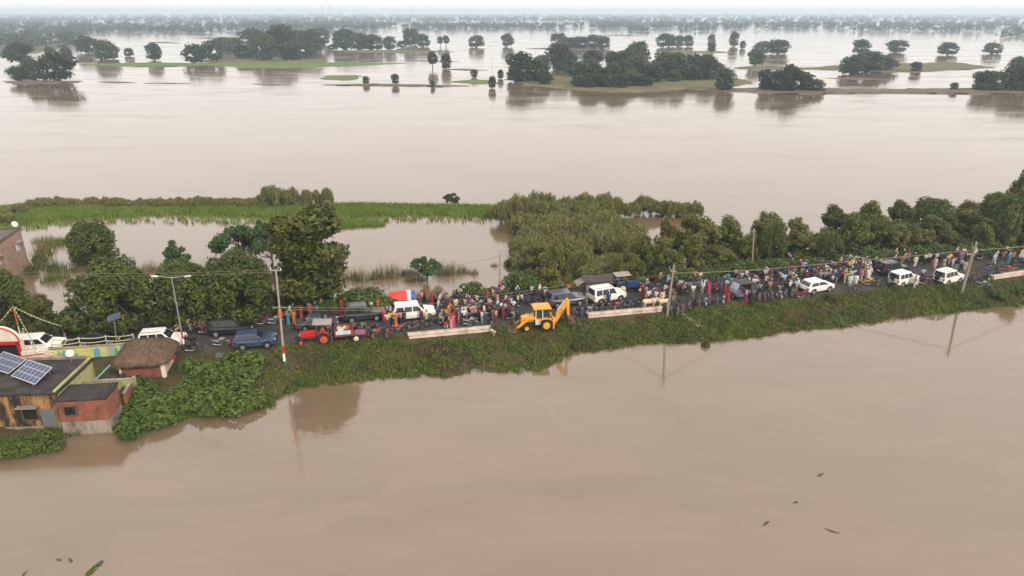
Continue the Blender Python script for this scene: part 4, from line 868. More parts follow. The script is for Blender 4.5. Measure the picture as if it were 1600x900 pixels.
parapet('low grey parapet on the far verge beside the blue-shirted people', (1062, 443), (1150, 435), 2.05, 2, m_=greyw)
parapet('low grey parapet behind the two white jeeps', (930, 444), (958, 441), 2.05, 2, m_=greyw)
# bamboo poles leaning on the bank, broken board
p = P(1095, 507, 1.0); t = thing('bamboo_poles', 'pair of bamboo poles lying down the grassy slope', 'poles', (p.x, p.y, ground_z(p.x, p.y)))
for k in (0, 1): MB().tube([(.1-.35*k, -.2, .12), (-2.0-.2*k, 2.2, 1.15)], [.05, .04], 6).build('bamboo', mat('bamboo', (.33, .27, .19), .7), t)
p = P(362, 565, 1.2); t = thing('broken_board', 'rusty bent signboard lying on weeds below the navy SUV', 'board', (p.x, p.y, ground_z(p.x, p.y)))
MB().tube([(-1.4, -.6, .3), (1.6, .3, .9)], .06, 6).build('post', mat('rust', (.16, .07, .04), .8, .2), t); B((-.9, -.2, .55), (.9, .05, .6), rz=.4, ry=.5).build('plate', greyp, t)
# floating debris
for i, (x, y, w) in enumerate([(147, 889, 1.0), (1282, 742, .55), (1243, 785, .3), (1197, 818, .55), (1300, 830, .6), (92, 875, .3), (110, 876, .4), (38, 897, .4)]):
    p = P(x, y, 0); t = thing('floating_weed', ('green clump of weed' if i == 0 else 'small scrap of weed')+' floating on the brown water', 'weed', p, random.uniform(0, 6), 'weed drifting on the near water' if i else None)
    n = 60 if i == 0 else 16
    add('leaves', quads_mesh('leaves', leaves([((0, 0, .03), (w*.7, w*.22, .05))], int(n*3), .2 if i == 0 else .10, .5, 1, .1, 0, i), 4, LM['creep' if i in (0, 1, 3) else 'dry']), t); MB().tube([(-w*.8, 0, .02), (0, .05, .04), (w*.8, -.04, .02)], .02, 4).build('stem', bark, t)
# ---------------------------------------------------------------- vehicles (local x forward, z up, origin on the ground)
tyre = mat('tyre', (.018, .017, .017), .9, 0, .25, 8); rim = mat('rim', (.42, .42, .43), .35, .7, .1, 6); chrome = mat('chrome', (.6, .6, .6), .2, .9)
lampm = mat('lamp_glass', (.65, .66, .66), .12, 0, .05); tailm = mat('tail_lamp', (.38, .012, .012), .2); plast = mat('black_plastic', (.025, .025, .027), .6)
def paint(n, c): return mat('paint_'+n, c, .32, 0, .05, 1.5, 0, .5, coat=.5)
def wheel(par, x, y, r, w, rm=rim, tm=tyre, name='wheel', hub=.6, z=None):
    s = 1 if y > 0 else -1; z = r if z is None else z
    o = MB().lathe([(r*hub, -w/2), (r*.93, -w/2), (r, -w*.28), (r, w*.28), (r*.93, w/2), (r*hub, w/2)], 20, (x, y, z), 'Y').build(name, tm, par)
    mb = MB().lathe([(r*hub*1.02, -w*.5), (r*hub*.97, -w*.5-.025), (r*.4, -w*.5-.006), (r*.2, -w*.5-.03), (0.001, -w*.5-.04)] if s < 0 else [(0.001, w*.5+.04), (r*.2, w*.5+.03), (r*.4, w*.5+.006), (r*hub*.97, w*.5+.025), (r*hub*1.02, w*.5)], 16, (x, y, z), 'Y'); mb.build('rim', rm, o)
def car(name, label, colr, L=4.6, Wd=1.85, Ht=1.8, kind='suv', loc=(0, 0, 0), rz=0, rails=False, spare=False, roofcol=None, cat='car', group=None, r=.36, opendoor=False, gl=None):
    t = thing(name, label, cat, loc, rz, group); pc = colr; h = L/2; y = Wd/2; gl = gl or glass
    belt = {'suv': 1.12, 'jeep': 1.15, 'sedan': .95, 'cross': 1.05}[kind]; nose = belt-{'suv': .12, 'jeep': .08, 'sedan': .2, 'cross': .14}[kind]
    xf, xr = h-.88, -h+.92; sill = .38
    def arch(x, a0, a1): return [(x+(r+.09)*math.cos(a), r+(r+.09)*math.sin(a)) for a in np.linspace(a0, a1, 9)]
    wsb = h-{'suv': 1.25, 'jeep': 1.3, 'sedan': 1.15, 'cross': 1.1}[kind]
    prof = [(-h+.06, sill+.1)]+[q for q in arch(xr, math.pi, 0)]+[q for q in arch(xf, math.pi, 0)]+[(h-.04, sill+.08), (h, .55), (h-.03, nose-.18), (h-.16, nose), (wsb, belt), (-h+.05, belt if kind != 'sedan' else belt+.04), (-h, belt-.25), (-h-.02, .6)]
    wp = lambda c: Vector((c.x, c.y*(1-.13*max(0, (abs(c.x)/h-.72)/.28)**2)*(1-.07*max(0, .75-c.z)), c.z))
    MB().prism(prof, -y, y).build('body', pc, t, bevel=.045, warp=wp, smooth=False)
    B((0, 0, .42), (L-.5, Wd-.3, .3)).build('chassis', plast, t)
    # greenhouse
    rb0 = {'suv': -h+.07, 'jeep': -h+.06, 'sedan': -h+.62, 'cross': -h+.10}[kind]; rt0 = {'suv': -h+.38, 'jeep': -h+.16, 'sedan': -h+1.45, 'cross': -h+.62}[kind]; rt1 = wsb-{'suv': .75, 'jeep': .5, 'sedan': .85, 'cross': .8}[kind]
    yb, yt = y*.955, y*.80
    P_ = lambda x, s, z: Vector((x, s*(yb+(yt-yb)*(z-belt)/(Ht-belt)), z))
    lo = [P_(rb0, -1, belt-.02), P_(wsb, -1, belt-.02), P_(wsb, 1, belt-.02), P_(rb0, 1, belt-.02)]; hi = [P_(rt0, -1, Ht), P_(rt1, -1, Ht), P_(rt1, 1, Ht), P_(rt0, 1, Ht)]
    cabm = MB().add(lo+hi, [(3, 2, 1, 0), (4, 5, 6, 7), (0, 1, 5, 4), (1, 2, 6, 5), (2, 3, 7, 6), (3, 0, 4, 7)])
    cb = cabm.build('cabin', pc, t, bevel=.07, seg=3)
    xa = lambda z: rb0+(rt0-rb0)*(z-belt)/(Ht-belt); xb = lambda z: wsb+(rt1-wsb)*(z-belt)/(Ht-belt)
    z0, z1 = belt+.05, Ht-.13
    def end_pane(xfun, dx, nm):
        q = [Vector((xfun(z0)+dx, -yb*.86, z0)), Vector((xfun(z0)+dx, yb*.86, z0)), Vector((xfun(z1)+dx, yt*.86, z1)), Vector((xfun(z1)+dx, -yt*.86, z1))]
        if dx < 0: q.reverse()
        MB().plate(q, .012).build(nm, gl, t)
    end_pane(xb, .012, 'windscreen'); end_pane(xa, -.012, 'rear_window')
    a0, a1 = xa((z0+z1)/2)+.16, xb((z0+z1)/2)-.10; n = 3 if kind in ('suv', 'jeep') else 2
    for s in (-1, 1):
        for k in range(n):
            u0, u1 = a0+(a1-a0)*(k/n)+.05, a0+(a1-a0)*((k+1)/n)-.05
            sl0 = (xa(z0)-xa((z0+z1)/2)) if k == 0 else 0; sl1 = (xb(z0)-xb((z0+z1)/2)) if k == n-1 else 0
            q = [P_(u0+sl0*.9, s, z0), P_(u1+sl1*.95, s, z0), P_(u1-sl1*.95, s, z1), P_(u0-sl0*.9, s, z1)]
            q = [v+Vector((0, s*.012, 0)) for v in q]
            if s > 0: q.reverse()
            MB().plate(q, .01).build('side_window', gl, t)
        for x in (xf, xr): wheel(t, x, s*(y-.13), r, .23)
        MB().box((h-.13, s*(y-.30), nose-.13), (.16, .36, .15)).build('headlight', lampm, t, bevel=.03)
        MB().box((-h+.02, s*(y-.16), belt-.22), (.09, .16, .34 if kind != 'sedan' else .16)).build('tail_light', tailm, t, bevel=.02)
        MB().box((wsb-.25, s*(y+.06), belt+.08), (.12, .2, .15)).build('mirror', pc, t, bevel=.03)
        for k in range(2): MB().box((-.55+1.05*k, s*(y+.006), belt-.17), (.18, .02, .035)).build('door_handle', chrome if colr is not white else plast, t)
        if rails: MB().tube([(rt0+.15, s*yt*.86, Ht+.01), (rt0+.25, s*yt*.86, Ht+.08), (rt1-.3, s*yt*.86, Ht+.08), (rt1-.15, s*yt*.86, Ht+.01)], .025, 5).build('roof_rail', plast, t)
    B((h-.02, 0, .52), (.14, Wd*.82, .2)).build('front_bumper', plast, t, bevel=.03); B((-h-.01, 0, .55), (.14, Wd*.86, .2)).build('rear_bumper', plast if kind != 'sedan' else pc, t, bevel=.03)
    B((h-.06, 0, nose-.14), (.1, Wd*.42, .16)).build('grille', plast, t, bevel=.01)
    B((-h-.085, 0, .72), (.02, .5, .12)).build('number_plate', white, t)
    if spare: o = MB().lathe([(.15, -.1), (.31, -.1), (.34, 0), (.31, .1), (.15, .1)], 18, (-h-.12, .1, belt-.12), 'X').build('spare_wheel', tyre, t); MB().lathe([(.001, -.06), (.16, -.06)], 12, (-h-.12, .1, belt-.12), 'X').build('rim', rim, o)
    if opendoor: B((wsb-.55, -y-.45, .85), (.08, .95, .75), rz=.35).build('open_door', pc, t, bevel=.03)
    return t
LAND = []   # landmarks used to describe the crowd
BLOCK = []  # occupied discs (x, y, r)
def block(p, rz, L, w):
    k = max(2, int(L/w)+1)
    for i in range(k):
        f = (i/(k-1)-.5)*(L-w); BLOCK.append((p[0]+math.cos(rz)*f, p[1]+math.sin(rz)*f, w/2))
def on_road(px, py):
    p = P(px, py, ZR); p.z = rz_at(p.x, p.y); return p
def put_car(px, py, dyaw, name, label, land, col, L, Wd, Ht, kind, **k):
    p = on_road(px, py); a = yaw(p.x)+R(dyaw); o = car(name, label, col, L, Wd, Ht, kind, p, a, **k); block(p, a, L+.3, Wd+.15); LAND.append((p, land)); return o
wp_ = paint('white', (.74, .73, .69)); bp2 = paint('black', (.012, .012, .014)); nv = paint('navy', (.035, .055, .11)); gr = paint('slate', (.05, .06, .08)); cg = paint('charcoal', (.03, .032, .036)); bz = paint('bluegrey', (.06, .075, .10))
put_car(64, 549, 3, 'parked_suv', 'white SUV behind the boundary wall beside the red gateway', 'the red gateway', wp_, 4.7, 1.85, 1.8, 'suv')
put_car(158, 536, 0, 'parked_sedan', 'black sedan behind the painted wall and bunting', 'the painted wall', bp2, 4.4, 1.75, 1.45, 'sedan')
put_car(256, 541, 2, 'parked_suv', 'white SUV half hidden behind the thatched hut', 'the thatched hut', wp_, 4.5, 1.85, 1.85, 'suv', rails=True)
put_car(363, 521, -2, 'parked_suv', 'black SUV with roof rails in the shade of the mango tree', 'the black SUV', bp2, 4.7, 1.85, 1.85, 'suv', rails=True)
put_car(400, 540, 2, 'parked_suv', 'navy blue SUV at the road edge above the weeds', 'the navy SUV', nv, 4.2, 1.8, 1.68, 'suv')
put_car(497, 512, 4, 'parked_sedan', 'dark grey sedan behind the red tractor', 'the grey sedan', gr, 4.4, 1.78, 1.5, 'sedan')
put_car(569, 499, 2, 'parked_suv', 'dark SUV with roof rails behind the loaded trailer', 'the railed dark SUV', cg, 4.5, 1.85, 1.85, 'suv', rails=True)
put_car(647, 497, 2, 'parked_suv', 'large white SUV between the crowd and parked motorcycles', 'the large white SUV', wp_, 4.85, 1.9, 1.85, 'suv')
put_car(884, 476, 4, 'parked_suv', 'dark blue-grey SUV behind the yellow backhoe', 'the blue-grey SUV', bz, 4.6, 1.85, 1.8, 'suv')
put_car(948, 470, 12, 'parked_suv', 'boxy white SUV with ladder roof behind the parapet', 'the boxy white SUV', wp_, 4.5, 1.85, 1.95, 'jeep', rails=True)
put_car(1275, 455, 8, 'parked_crossover', 'white crossover car half on the grass verge', 'the white crossover', wp_, 4.3, 1.8, 1.62, 'cross')
put_car(1392, 428, 4, 'parked_jeep', 'dark jeep with pale trim behind the white jeep', 'the dark jeep', bp2, 4.2, 1.8, 1.8, 'jeep', rails=True)
put_car(1410, 444, 12, 'parked_jeep', 'white jeep with its front door open', 'the open-door jeep', wp_, 4.1, 1.75, 1.85, 'jeep', spare=True, opendoor=True)
put_car(1480, 441, 12, 'parked_jeep', 'white jeep with rear spare wheel beside the thick leaning pole', 'the leaning pole', wp_, 4.1, 1.75, 1.9, 'jeep', spare=True, rails=True)

# tractors
def tractor(label, loc, rz, body, rimm, canopy, load=None, front=None):
    t = thing('farm_tractor', label, 'tractor', loc, rz)
    MB().prism([(.15, .75), (1.72, .72), (1.78, .85), (1.74, 1.22), (1.6, 1.3), (.15, 1.38)], -.28, .28).build('bonnet', body, t, bevel=.04)
    B((1.79, 0, .98), (.05, .46, .42)).build('grille', plast, t); B((.7, 0, .68), (2.3, .34, .36)).build('engine', mat('engine_grey', (.06, .06, .065), .6, .3), t, bevel=.03)
    B((-.75, 0, .75), (.9, .5, .45)).build('gearbox', plast, t, bevel=.03)
    B((1.6, 0, .45), (.18, 1.3, .14)).build('front_axle', plast, t)
    for s in (-1, 1):
        wheel(t, -.72, s*.78, .69, .38, rimm, hub=.55, name='rear_wheel'); wheel(t, 1.6, s*.66, .37, .2, front or rimm, hub=.55, name='front_wheel')
        MB().prism([(-1.38, .95), (-1.2, 1.3), (-.75, 1.47), (-.3, 1.38), (-.05, 1.05), (-.14, 1.03), (-.34, 1.31), (-.75, 1.40), (-1.15, 1.24), (-1.3, .95)], s*.56-.2*(s < 0), s*.56+.2*(s > 0)).build('mudguard', body if body is not rimm else rimm, t)
        B((1.72, s*.24, 1.12), (.08, .14, .14)).build('headlight', lampm, t, bevel=.02)
    B((-.7, 0, 1.12), (.42, .46, .12)).build('seat', plast, t, bevel=.03); B((-.93, 0, 1.32), (.1, .46, .4)).build('seat_back', plast, t, bevel=.03)
    MB().tube([(.05, 0, 1.3), (-.2, 0, 1.5)], .03, 6).build('steering_column', plast, t); MB().tube([(-.2+.2*.5*math.cos(a), .2*math.sin(a), 1.5+.17*math.cos(a)) for a in np.linspace(0, 6.28, 13)], .018, 5).build('steering_wheel', plast, t)
    MB().tube([(1.1, -.2, 1.3), (1.1, -.2, 1.95)], [.04, .035], 7).build('exhaust', plast, t)
    for x in (-1.2, .0):
        for s in (-1, 1): MB().tube([(x, s*.55, 1.2), (x-.02, s*.6, 2.25)], .025, 5).build('canopy_post', steel, t)
    n = 6; vs = []; 
    for i in range(n+1):
        for j in range(n+1): u, v = i/n*2-1, j/n*2-1; vs.append((-.62+u*.95, v*.82, 2.3+.08*(1-u*u)*(1-v*v)+.06*u))
    fs = [(i*(n+1)+j, (i+1)*(n+1)+j, (i+1)*(n+1)+j+1, i*(n+1)+j+1) for i in range(n) for j in range(n)]
    mb = MB().add(vs+[(a, b, c-.05) for a, b, c in vs], fs+[tuple(q+(n+1)**2 for q in reversed(f)) for f in fs]); mb.build('canopy', canopy, t)
    return t
redt = paint('tractor_red', (.45, .022, .018)); bluet = paint('tractor_blue', (.025, .05, .20)); cream = mat('cream_rim', (.62, .55, .36), .5); grc = mat('grey_canvas', (.27, .25, .235), .85, 0, .2, 3); reds = mat('red_rim', (.5, .07, .04), .5)
p = on_road(497, 534); a_ = yaw(p.x)+math.pi-R(2)
tractor('red tractor with grey canopy towing a loaded trailer', p, a_, redt, reds, grc); block(p, a_, 4, 2); LAND.append((p, 'the red tractor'))
# red drawbar implement in front
# trailer
tp_ = on_road(549, 530); ta = yaw(tp_.x)+math.pi
t = thing('farm_trailer', 'rusty red trailer loaded with sacks and people behind the tractor', 'trailer', tp_, ta); block(tp_, ta, 4, 2.2); LAND.append((tp_, 'the loaded trailer'))
rust = stained('rusty_red', (.26, .07, .045), (.12, .06, .045), 1.5, (.4, .7), 1.)
B((0, 0, .92), (3.2, 1.9, .1)).build('bed', rust, t)
for s in (-1, 1):
    B((0, s*.95, 1.2), (3.2, .05, .5)).build('side_panel', rust, t)
    for k in range(5): B((-1.4+.7*k, s*.985, 1.18), (.08, .04, .5)).build('side_rib', rust, t)
    wheel(t, -.55, s*.78, .5, .28, cream, hub=.5)
B((-1.6, 0, 1.2), (.05, 1.85, .5)).build('tailboard', rust, t); B((1.6, 0, 1.2), (.05, 1.85, .5)).build('headboard', rust, t)
MB().beam((1.6, .3, .85), (2.6, 0, .75), .1, .1).beam((1.6, -.3, .85), (2.6, 0, .75), .1, .1).build('drawbar', plast, t)
M_ = Matrix.Translation(tp_) @ Matrix.Rotation(ta, 4, 'Z')
for k, (x, y, s, c, nm) in enumerate([(1.1, .55, .34, (.6, .58, .5), 'white'), (1.0, -.1, .36, (.42, .42, .3), 'olive'), (.6, -.5, .33, (.55, .5, .38), 'beige'), (1.2, -.6, .30, (.5, .55, .6), 'pale blue')]):
    p = M_ @ Vector((x, y, .98)); tt = thing('grain_sack', nm+' cloth sack heaped inside the trailer', 'sack', p, random.random()*3); mm = mat('sack_'+nm.replace(' ', '_'), c, .9, 0, .15, 5, .3)
    MB().lathe([(.05, 0), (s, .05), (s*1.05, s*.5), (s*.8, s*.95), (s*.25, s*1.2), (s*.12, s*1.35), (s*.2, s*1.5)], 12).build('sack', mm, tt, smooth=True); MB().lathe([(s*.16, s*1.3), (s*.16, s*1.38)], 8).build('tie', plast, tt)
p = M_ @ Vector((1.0, .97, 1.45)); tt = thing('cloth_sheet', 'pale blue cloth hung over the trailer side', 'cloth', p, ta); B((-.3, .06, -.15), (1.5, .02, .35)).build('cloth', mat('pale_cloth', (.45, .52, .62), .9), tt); B((-.3, 0, .025), (1.5, .14, .02)).build('fold', mat('pale_cloth', (1, 1, 1)), tt)
p = M_ @ Vector((-1.0, .97, 1.45)); tt = thing('cloth_sheet', 'purple cloth hung over the trailer side', 'cloth', p, ta); B((0, .06, -.18), (.95, .02, .42)).build('cloth', mat('purple_cloth', (.25, .10, .25), .9), tt); B((0, 0, .025), (.95, .14, .02)).build('fold', mat('purple_cloth', (1, 1, 1)), tt)
p = on_road(978, 455); a_ = yaw(p.x)+R(-4)
tractor('blue and white tractor with grey canopy beside the trees', p, a_, bluet, cream, grc); block(p, a_, 4, 2); LAND.append((p, 'the blue tractor'))

# backhoe loader
jy = mat('machine_yellow', (.66, .30, .022), .5, 0, .1, 1.2, 0, .5, coat=.3); jg = mat('cab_white', (.55, .56, .55), .5); earth = mat('bucket_steel', (.14, .085, .065), .8, .2, .3, 3)
p = P(840, 512, 1.5); p.z = 1.46; a_ = yaw(p.x)+math.pi-R(3)
t = thing('backhoe_loader', 'yellow backhoe loader with raised rear arm at the road edge', 'backhoe loader', p, a_, None, .93); block(p, a_, 6.2, 2.4); LAND.append((p, 'the yellow backhoe'))
B((.3, 0, .85), (3.3, .7, .35)).build('chassis', plast, t, bevel=.03)
MB().prism([(.45, 1.0), (2.05, .95), (2.1, 1.15), (1.95, 1.62), (.45, 1.75)], -.38, .38).build('bonnet', jy, t, bevel=.05)
B((2.1, 0, 1.2), (.06, .6, .4)).build('grille', plast, t); MB().tube([(1.0, .25, 1.7), (1.0, .25, 2.15)], .045, 7).build('exhaust', plast, t)
for s in (-1, 1):
    wheel(t, -.85, s*.88, .72, .42, jy, hub=.58, name='rear_wheel'); wheel(t, 1.45, s*.82, .46, .3, jy, hub=.52, name='front_wheel')
    MB().prism([(-1.65, 1.15), (-1.45, 1.48), (-.85, 1.62), (-.2, 1.55), (.0, 1.2), (-.1, 1.2), (-.28, 1.46), (-.85, 1.53), (-1.4, 1.40), (-1.55, 1.15)], s*.68-.4*(s < 0), s*.68+.4*(s > 0)).build('mudguard', jy, t)
    # loader arm
    MB().prism([(.2, 1.55), (.35, 1.72), (1.35, 1.62), (2.35, .75), (2.75, .5), (2.7, .32), (2.2, .52), (1.2, 1.35), (.25, 1.40)], s*.58-.1, s*.58+.1).build('loader_arm', jy, t, bevel=.02)
    MB().tube([(.9, s*.58, 1.05), (2.0, s*.58, .95)], [.06, .04], 7).build('loader_ram', plast, t)
    MB().prism([(-1.82, .2), (-1.62, .2), (-1.62, 1.5), (-1.82, 1.5)], s*.85-.09, s*.85+.09).build('stabiliser', jy, t, bevel=.02); B((-1.72, s*.85, .12), (.36, .36, .08)).build('stabiliser_foot', plast, t)
# loader bucket
MB().prism([(2.62, .75), (2.68, .1), (3.55, .06), (3.55, .11), (2.85, .22), (2.78, .85)], -1.1, 1.1).build('loader_bucket', earth, t)
for s in (-1, 1): MB().prism([(2.65, .78), (2.7, .1), (3.5, .08), (3.05, .55)], s*1.1-.03, s*1.1+.03).build('bucket_side', earth, t)
# cab
for (x, s) in ((.38, -1), (.38, 1), (-.45, -1), (-.45, 1), (-1.25, -1), (-1.25, 1)): MB().beam((x*1.0, s*.74, 1.05 if x > 0 else 1.5), (x*.93, s*.70, 2.62), .09, .09).build('cab_post', jg if x > -1 else plast, t)
B((-.42, 0, 1.3), (1.7, 1.42, .5)).build('cab_base', jy, t, bevel=.03); [B((.1, s*.735, 1.05), (.62, .05, .6)).build('cab_door', jg, t, bevel=.02) for s in (-1, 1)]
for s in (-1, 1): B((-.02, s*.715, 2.05), (.72, .02, 1.0)).build('cab_window', glass, t); B((-.84, s*.715, 2.05), (.7, .02, 1.0)).build('cab_window', glass, t)
B((.37, 0, 2.05), (.02, 1.38, 1.05)).build('windscreen', glass, t); B((-1.24, 0, 2.05), (.02, 1.38, 1.05)).build('rear_window', glass, t)
MB().prism([(-1.45, 2.62), (.62, 2.62), (.66, 2.72), (.5, 2.84), (-1.3, 2.84), (-1.48, 2.72)], -.86, .86).build('cab_roof', jy, t, bevel=.05)
B((-.4, 0, 2.87), (.7, .5, .06)).build('roof_hatch', jy, t, bevel=.02); MB().lathe([(.06, 0), (.06, .1), (.03, .14)], 8, (.35, .55, 2.84)).build('beacon', mat('amber', (.6, .2, .02), .3), t)
# rear arm
B((-1.85, 0, .95), (.25, 1.5, .5)).build('slide_frame', jy, t, bevel=.03); MB().prism([(-1.9, .7), (-2.35, .8), (-2.35, 1.2), (-1.9, 1.25)], -.22, .22).build('king_post', jy, t, bevel=.02)
MB().prism([(-2.1, .9), (-2.35, .85), (-2.85, 1.75), (-3.6, 3.1), (-3.4, 3.4), (-3.05, 3.0), (-2.35, 2.05), (-2.15, 1.75)], -.17, .17).build('boom', jy, t, bevel=.02)
MB().prism([(-3.3, 3.5), (-3.55, 3.55), (-3.75, 3.1), (-3.72, 1.4), (-3.52, 1.3), (-3.35, 2.7)], -.14, .14).build('dipper', jy, t, bevel=.02)
MB().tube([(-2.3, 0, 2.15), (-3.25, 0, 3.4)], [.07, .045], 8).build('boom_ram', jg, t)
MB().prism([(-3.48, 1.45), (-3.78, 1.4), (-4.23, 1.0), (-4.33, .55), (-4.03, .37), (-3.78, .5), (-4.03, .7), (-3.93, .95), (-3.58, 1.15)], -.35, .35).build('digging_bucket', earth, t)
for k in range(4): MB().box((-3.9, -.27+.18*k, .41), (.22, .07, .06), ry=.6).build('bucket_tooth', steel, t)
fc = bpy.data.curves.new('txt', 'FONT'); fc.body = 'JCB'; fc.size = .42; fc.extrude = .004; fc.align_x = 'CENTER'; fc.align_y = 'CENTER'
fo = bpy.data.objects.new('txt', fc); C.objects.link(fo); bpy.context.view_layer.update()
tm_ = bpy.data.meshes.new_from_object(fo.evaluated_get(bpy.context.evaluated_depsgraph_get())); bpy.data.objects.remove(fo)
tm_.materials.clear(); tm_.materials.append(black)
for s in (1,):   # on the boom face that looks at the water
    lo = add('lettering', tm_, t); c_, s_ = math.cos(R(60)), math.sin(R(60)); lo.matrix_basis = Matrix(((-c_, s_, 0, -2.72), (0, 0, 1, .176), (s_, c_, 0, 2.0), (0, 0, 0, 1)))
# auto rickshaws
def rickshaw(label, loc, rz, hood, body, seatm):
    t = thing('auto_rickshaw', label, 'auto rickshaw', loc, rz)
    wheel(t, 1.05, 0.01, .25, .14); [wheel(t, -.85, s*.55, .25, .16) for s in (-1, 1)]
    MB().prism([(-1.3, .3), (.75, .28), (1.15, .45), (1.28, .8), (1.1, 1.05), (.85, 1.08), (.72, .45), (-.25, .45), (-.3, .85), (-1.35, .9)], -.64, .64).build('body', body, t, bevel=.05)
    MB().prism([(-1.42, .9), (-1.3, 1.55), (-.95, 1.78), (.55, 1.80), (.72, 1.72), (.55, 1.66), (-.85, 1.62), (-1.12, 1.45), (-1.25, .9)], -.70, .70).build('hood', hood, t, bevel=.03)
    for s in (-1, 1):
        MB().prism([(-1.35, .88), (-1.28, 1.5), (-.95, 1.7), (-.62, 1.7), (-.7, .88)], s*.66-.02, s*.66+.02).build('hood_side', hood, t)
        MB().tube([(1.05, s*.58, 1.02), (.68, s*.62, 1.72)], .025, 5).build('pillar', plast, t); MB().tube([(-.05, s*.64, .4), (-.05, s*.64, 1.68)], .025, 5).build('pillar', plast, t)
        B((1.2, s*.3, .82), (.06, .16, .16)).build('headlight', lampm, t, bevel=.02)
    MB().plate([(1.06, -.56, 1.05), (1.06, .56, 1.05), (.71, .58, 1.68), (.71, -.58, 1.68)], .012).build('windscreen', mat('pale_glass', (.30, .36, .42), .08, 0, .1, 3, 0, .8), t)
    B((-.75, 0, .72), (.5, 1.15, .2)).build('seat', seatm, t, bevel=.04); B((-1.02, 0, 1.1), (.14, 1.15, .6)).build('seat_back', seatm, t, bevel=.04); B((.3, 0, .75), (.4, .6, .16)).build('driver_seat', seatm, t, bevel=.04)
    MB().tube([(.75, -.3, 1.1), (.75, .3, 1.1)], .025, 5).build('handlebar', plast, t); return t
p = on_road(1157, 464); a_ = yaw(p.x)+math.pi+R(8)
sc_ = rickshaw('dark hooded auto rickshaw with red seats among motorcycles', p, a_, mat('dark_hood', (.05, .056, .06), .8, 0, .2, 3), mat('steel_blue', (.12, .15, .22), .4), mat('red_vinyl', (.4, .02, .03), .5)); sc_.scale = (1.15,)*3; block(p, a_, 3.1, 1.7); LAND.append((p, 'the dark rickshaw'))
p = on_road(1602, 412); a_ = yaw(p.x)+math.pi+R(15)
rickshaw('orange auto rickshaw facing the crowd beyond the leaning pole', p, a_, mat('orange_hood', (.55, .20, .03), .6, 0, .15, 3), mat('dark_green', (.02, .05, .035), .4), mat('red_vinyl', (1, 1, 1))); block(p, a_, 2.9, 1.5)
# covered cart with red and blue tarpaulin behind the white SUV
p = on_road(629, 477); p.y += .3; a_ = yaw(p.x)
t = thing('covered_cart', 'cart under bright red and blue tarpaulin behind the white SUV', 'cart', (p.x, p.y, rz_at(p.x, p.y)), a_); block(p, a_, 3, 1.4)
B((0, 0, .7), (2.9, 1.3, .1)).build('bed', rust, t)
for s in (-1, 1): wheel(t, -.6, s*.6, .36, .14); wheel(t, .8, s*.6, .36, .14)
def tarp(x0, x1, m_, seed):
    n = 10; vs = []
    for i in range(n+1):
        for j in range(n+1):
            u = x0+(x1-x0)*i/n; v = j/n*2-1
            z = 1.75-.85*abs(v)**2.4+.07*nz(u*5, v*4, 1, seed)-.12*max(0, abs(u)-1.0)
            vs.append((u, v*.85, z))
    fs = [(i*(n+1)+j, (i+1)*(n+1)+j, (i+1)*(n+1)+j+1, i*(n+1)+j+1) for i in range(n) for j in range(n)]
    mb = MB().add(vs+[(a, b*.96, c-.04) for a, b, c in vs], fs+[tuple(q+(n+1)**2 for q in reversed(f)) for f in fs]); mb.build('tarpaulin', m_, t, smooth=True)
tarp(-1.55, .55, mat('red_tarp', (.62, .03, .025), .5, 0, .12, 2), 1); tarp(.5, 1.0, mat('white_tarp', (.45, .5, .62), .5, 0, .1, 2), 2); tarp(.97, 1.5, mat('blue_tarp', (.03, .09, .25), .5, 0, .12, 2), 3)
# tarpaulin stall
p = P(932, 455, 1.5); t = thing('roadside_stall', 'stall with dark sagging tarpaulin roof behind the white SUV', 'stall', (p.x, p.y, rz_at(p.x, p.y)), yaw(p.x)); block(p, yaw(p.x), 3.6, 1.6)
for x in (-1.7, 1.7):
    for y in (-.7, .7): MB().tube([(x, y, -.3), (x, y, 1.75)], .04, 5).build('post', polem, t)
n = 8; vs = [(-2.0+4.0*i/n, -1+2.0*j/n, 1.8+.35*math.sin(math.pi*j/n)-.10*math.sin(math.pi*i/n)+.04*nz(i*2, j*2)) for i in range(n+1) for j in range(n+1)]
fs = [(i*(n+1)+j, (i+1)*(n+1)+j, (i+1)*(n+1)+j+1, i*(n+1)+j+1) for i in range(n) for j in range(n)]
MB().add(vs+[(a, b, c-.04) for a, b, c in vs], fs+[tuple(q+(n+1)**2 for q in reversed(f)) for f in fs]).build('tarpaulin', mat('brown_tarp', (.05, .038, .035), .7, 0, .25, 2), t, smooth=True)
B((-2.35, -.2, 1.55), (1.1, 1.6, .04), ry=-.5).build('side_sheet', mat('grey_sheet_b', (.25, .23, .22), .7, 0, .2, 3), t); B((-1.7, -.75, .9), (.05, .5, 1.2)).build('blue_curtain', mat('blue_tarp', (1, 1, 1)), t); B((0, .2, .45), (2.8, .8, .9)).build('counter', polem, t)
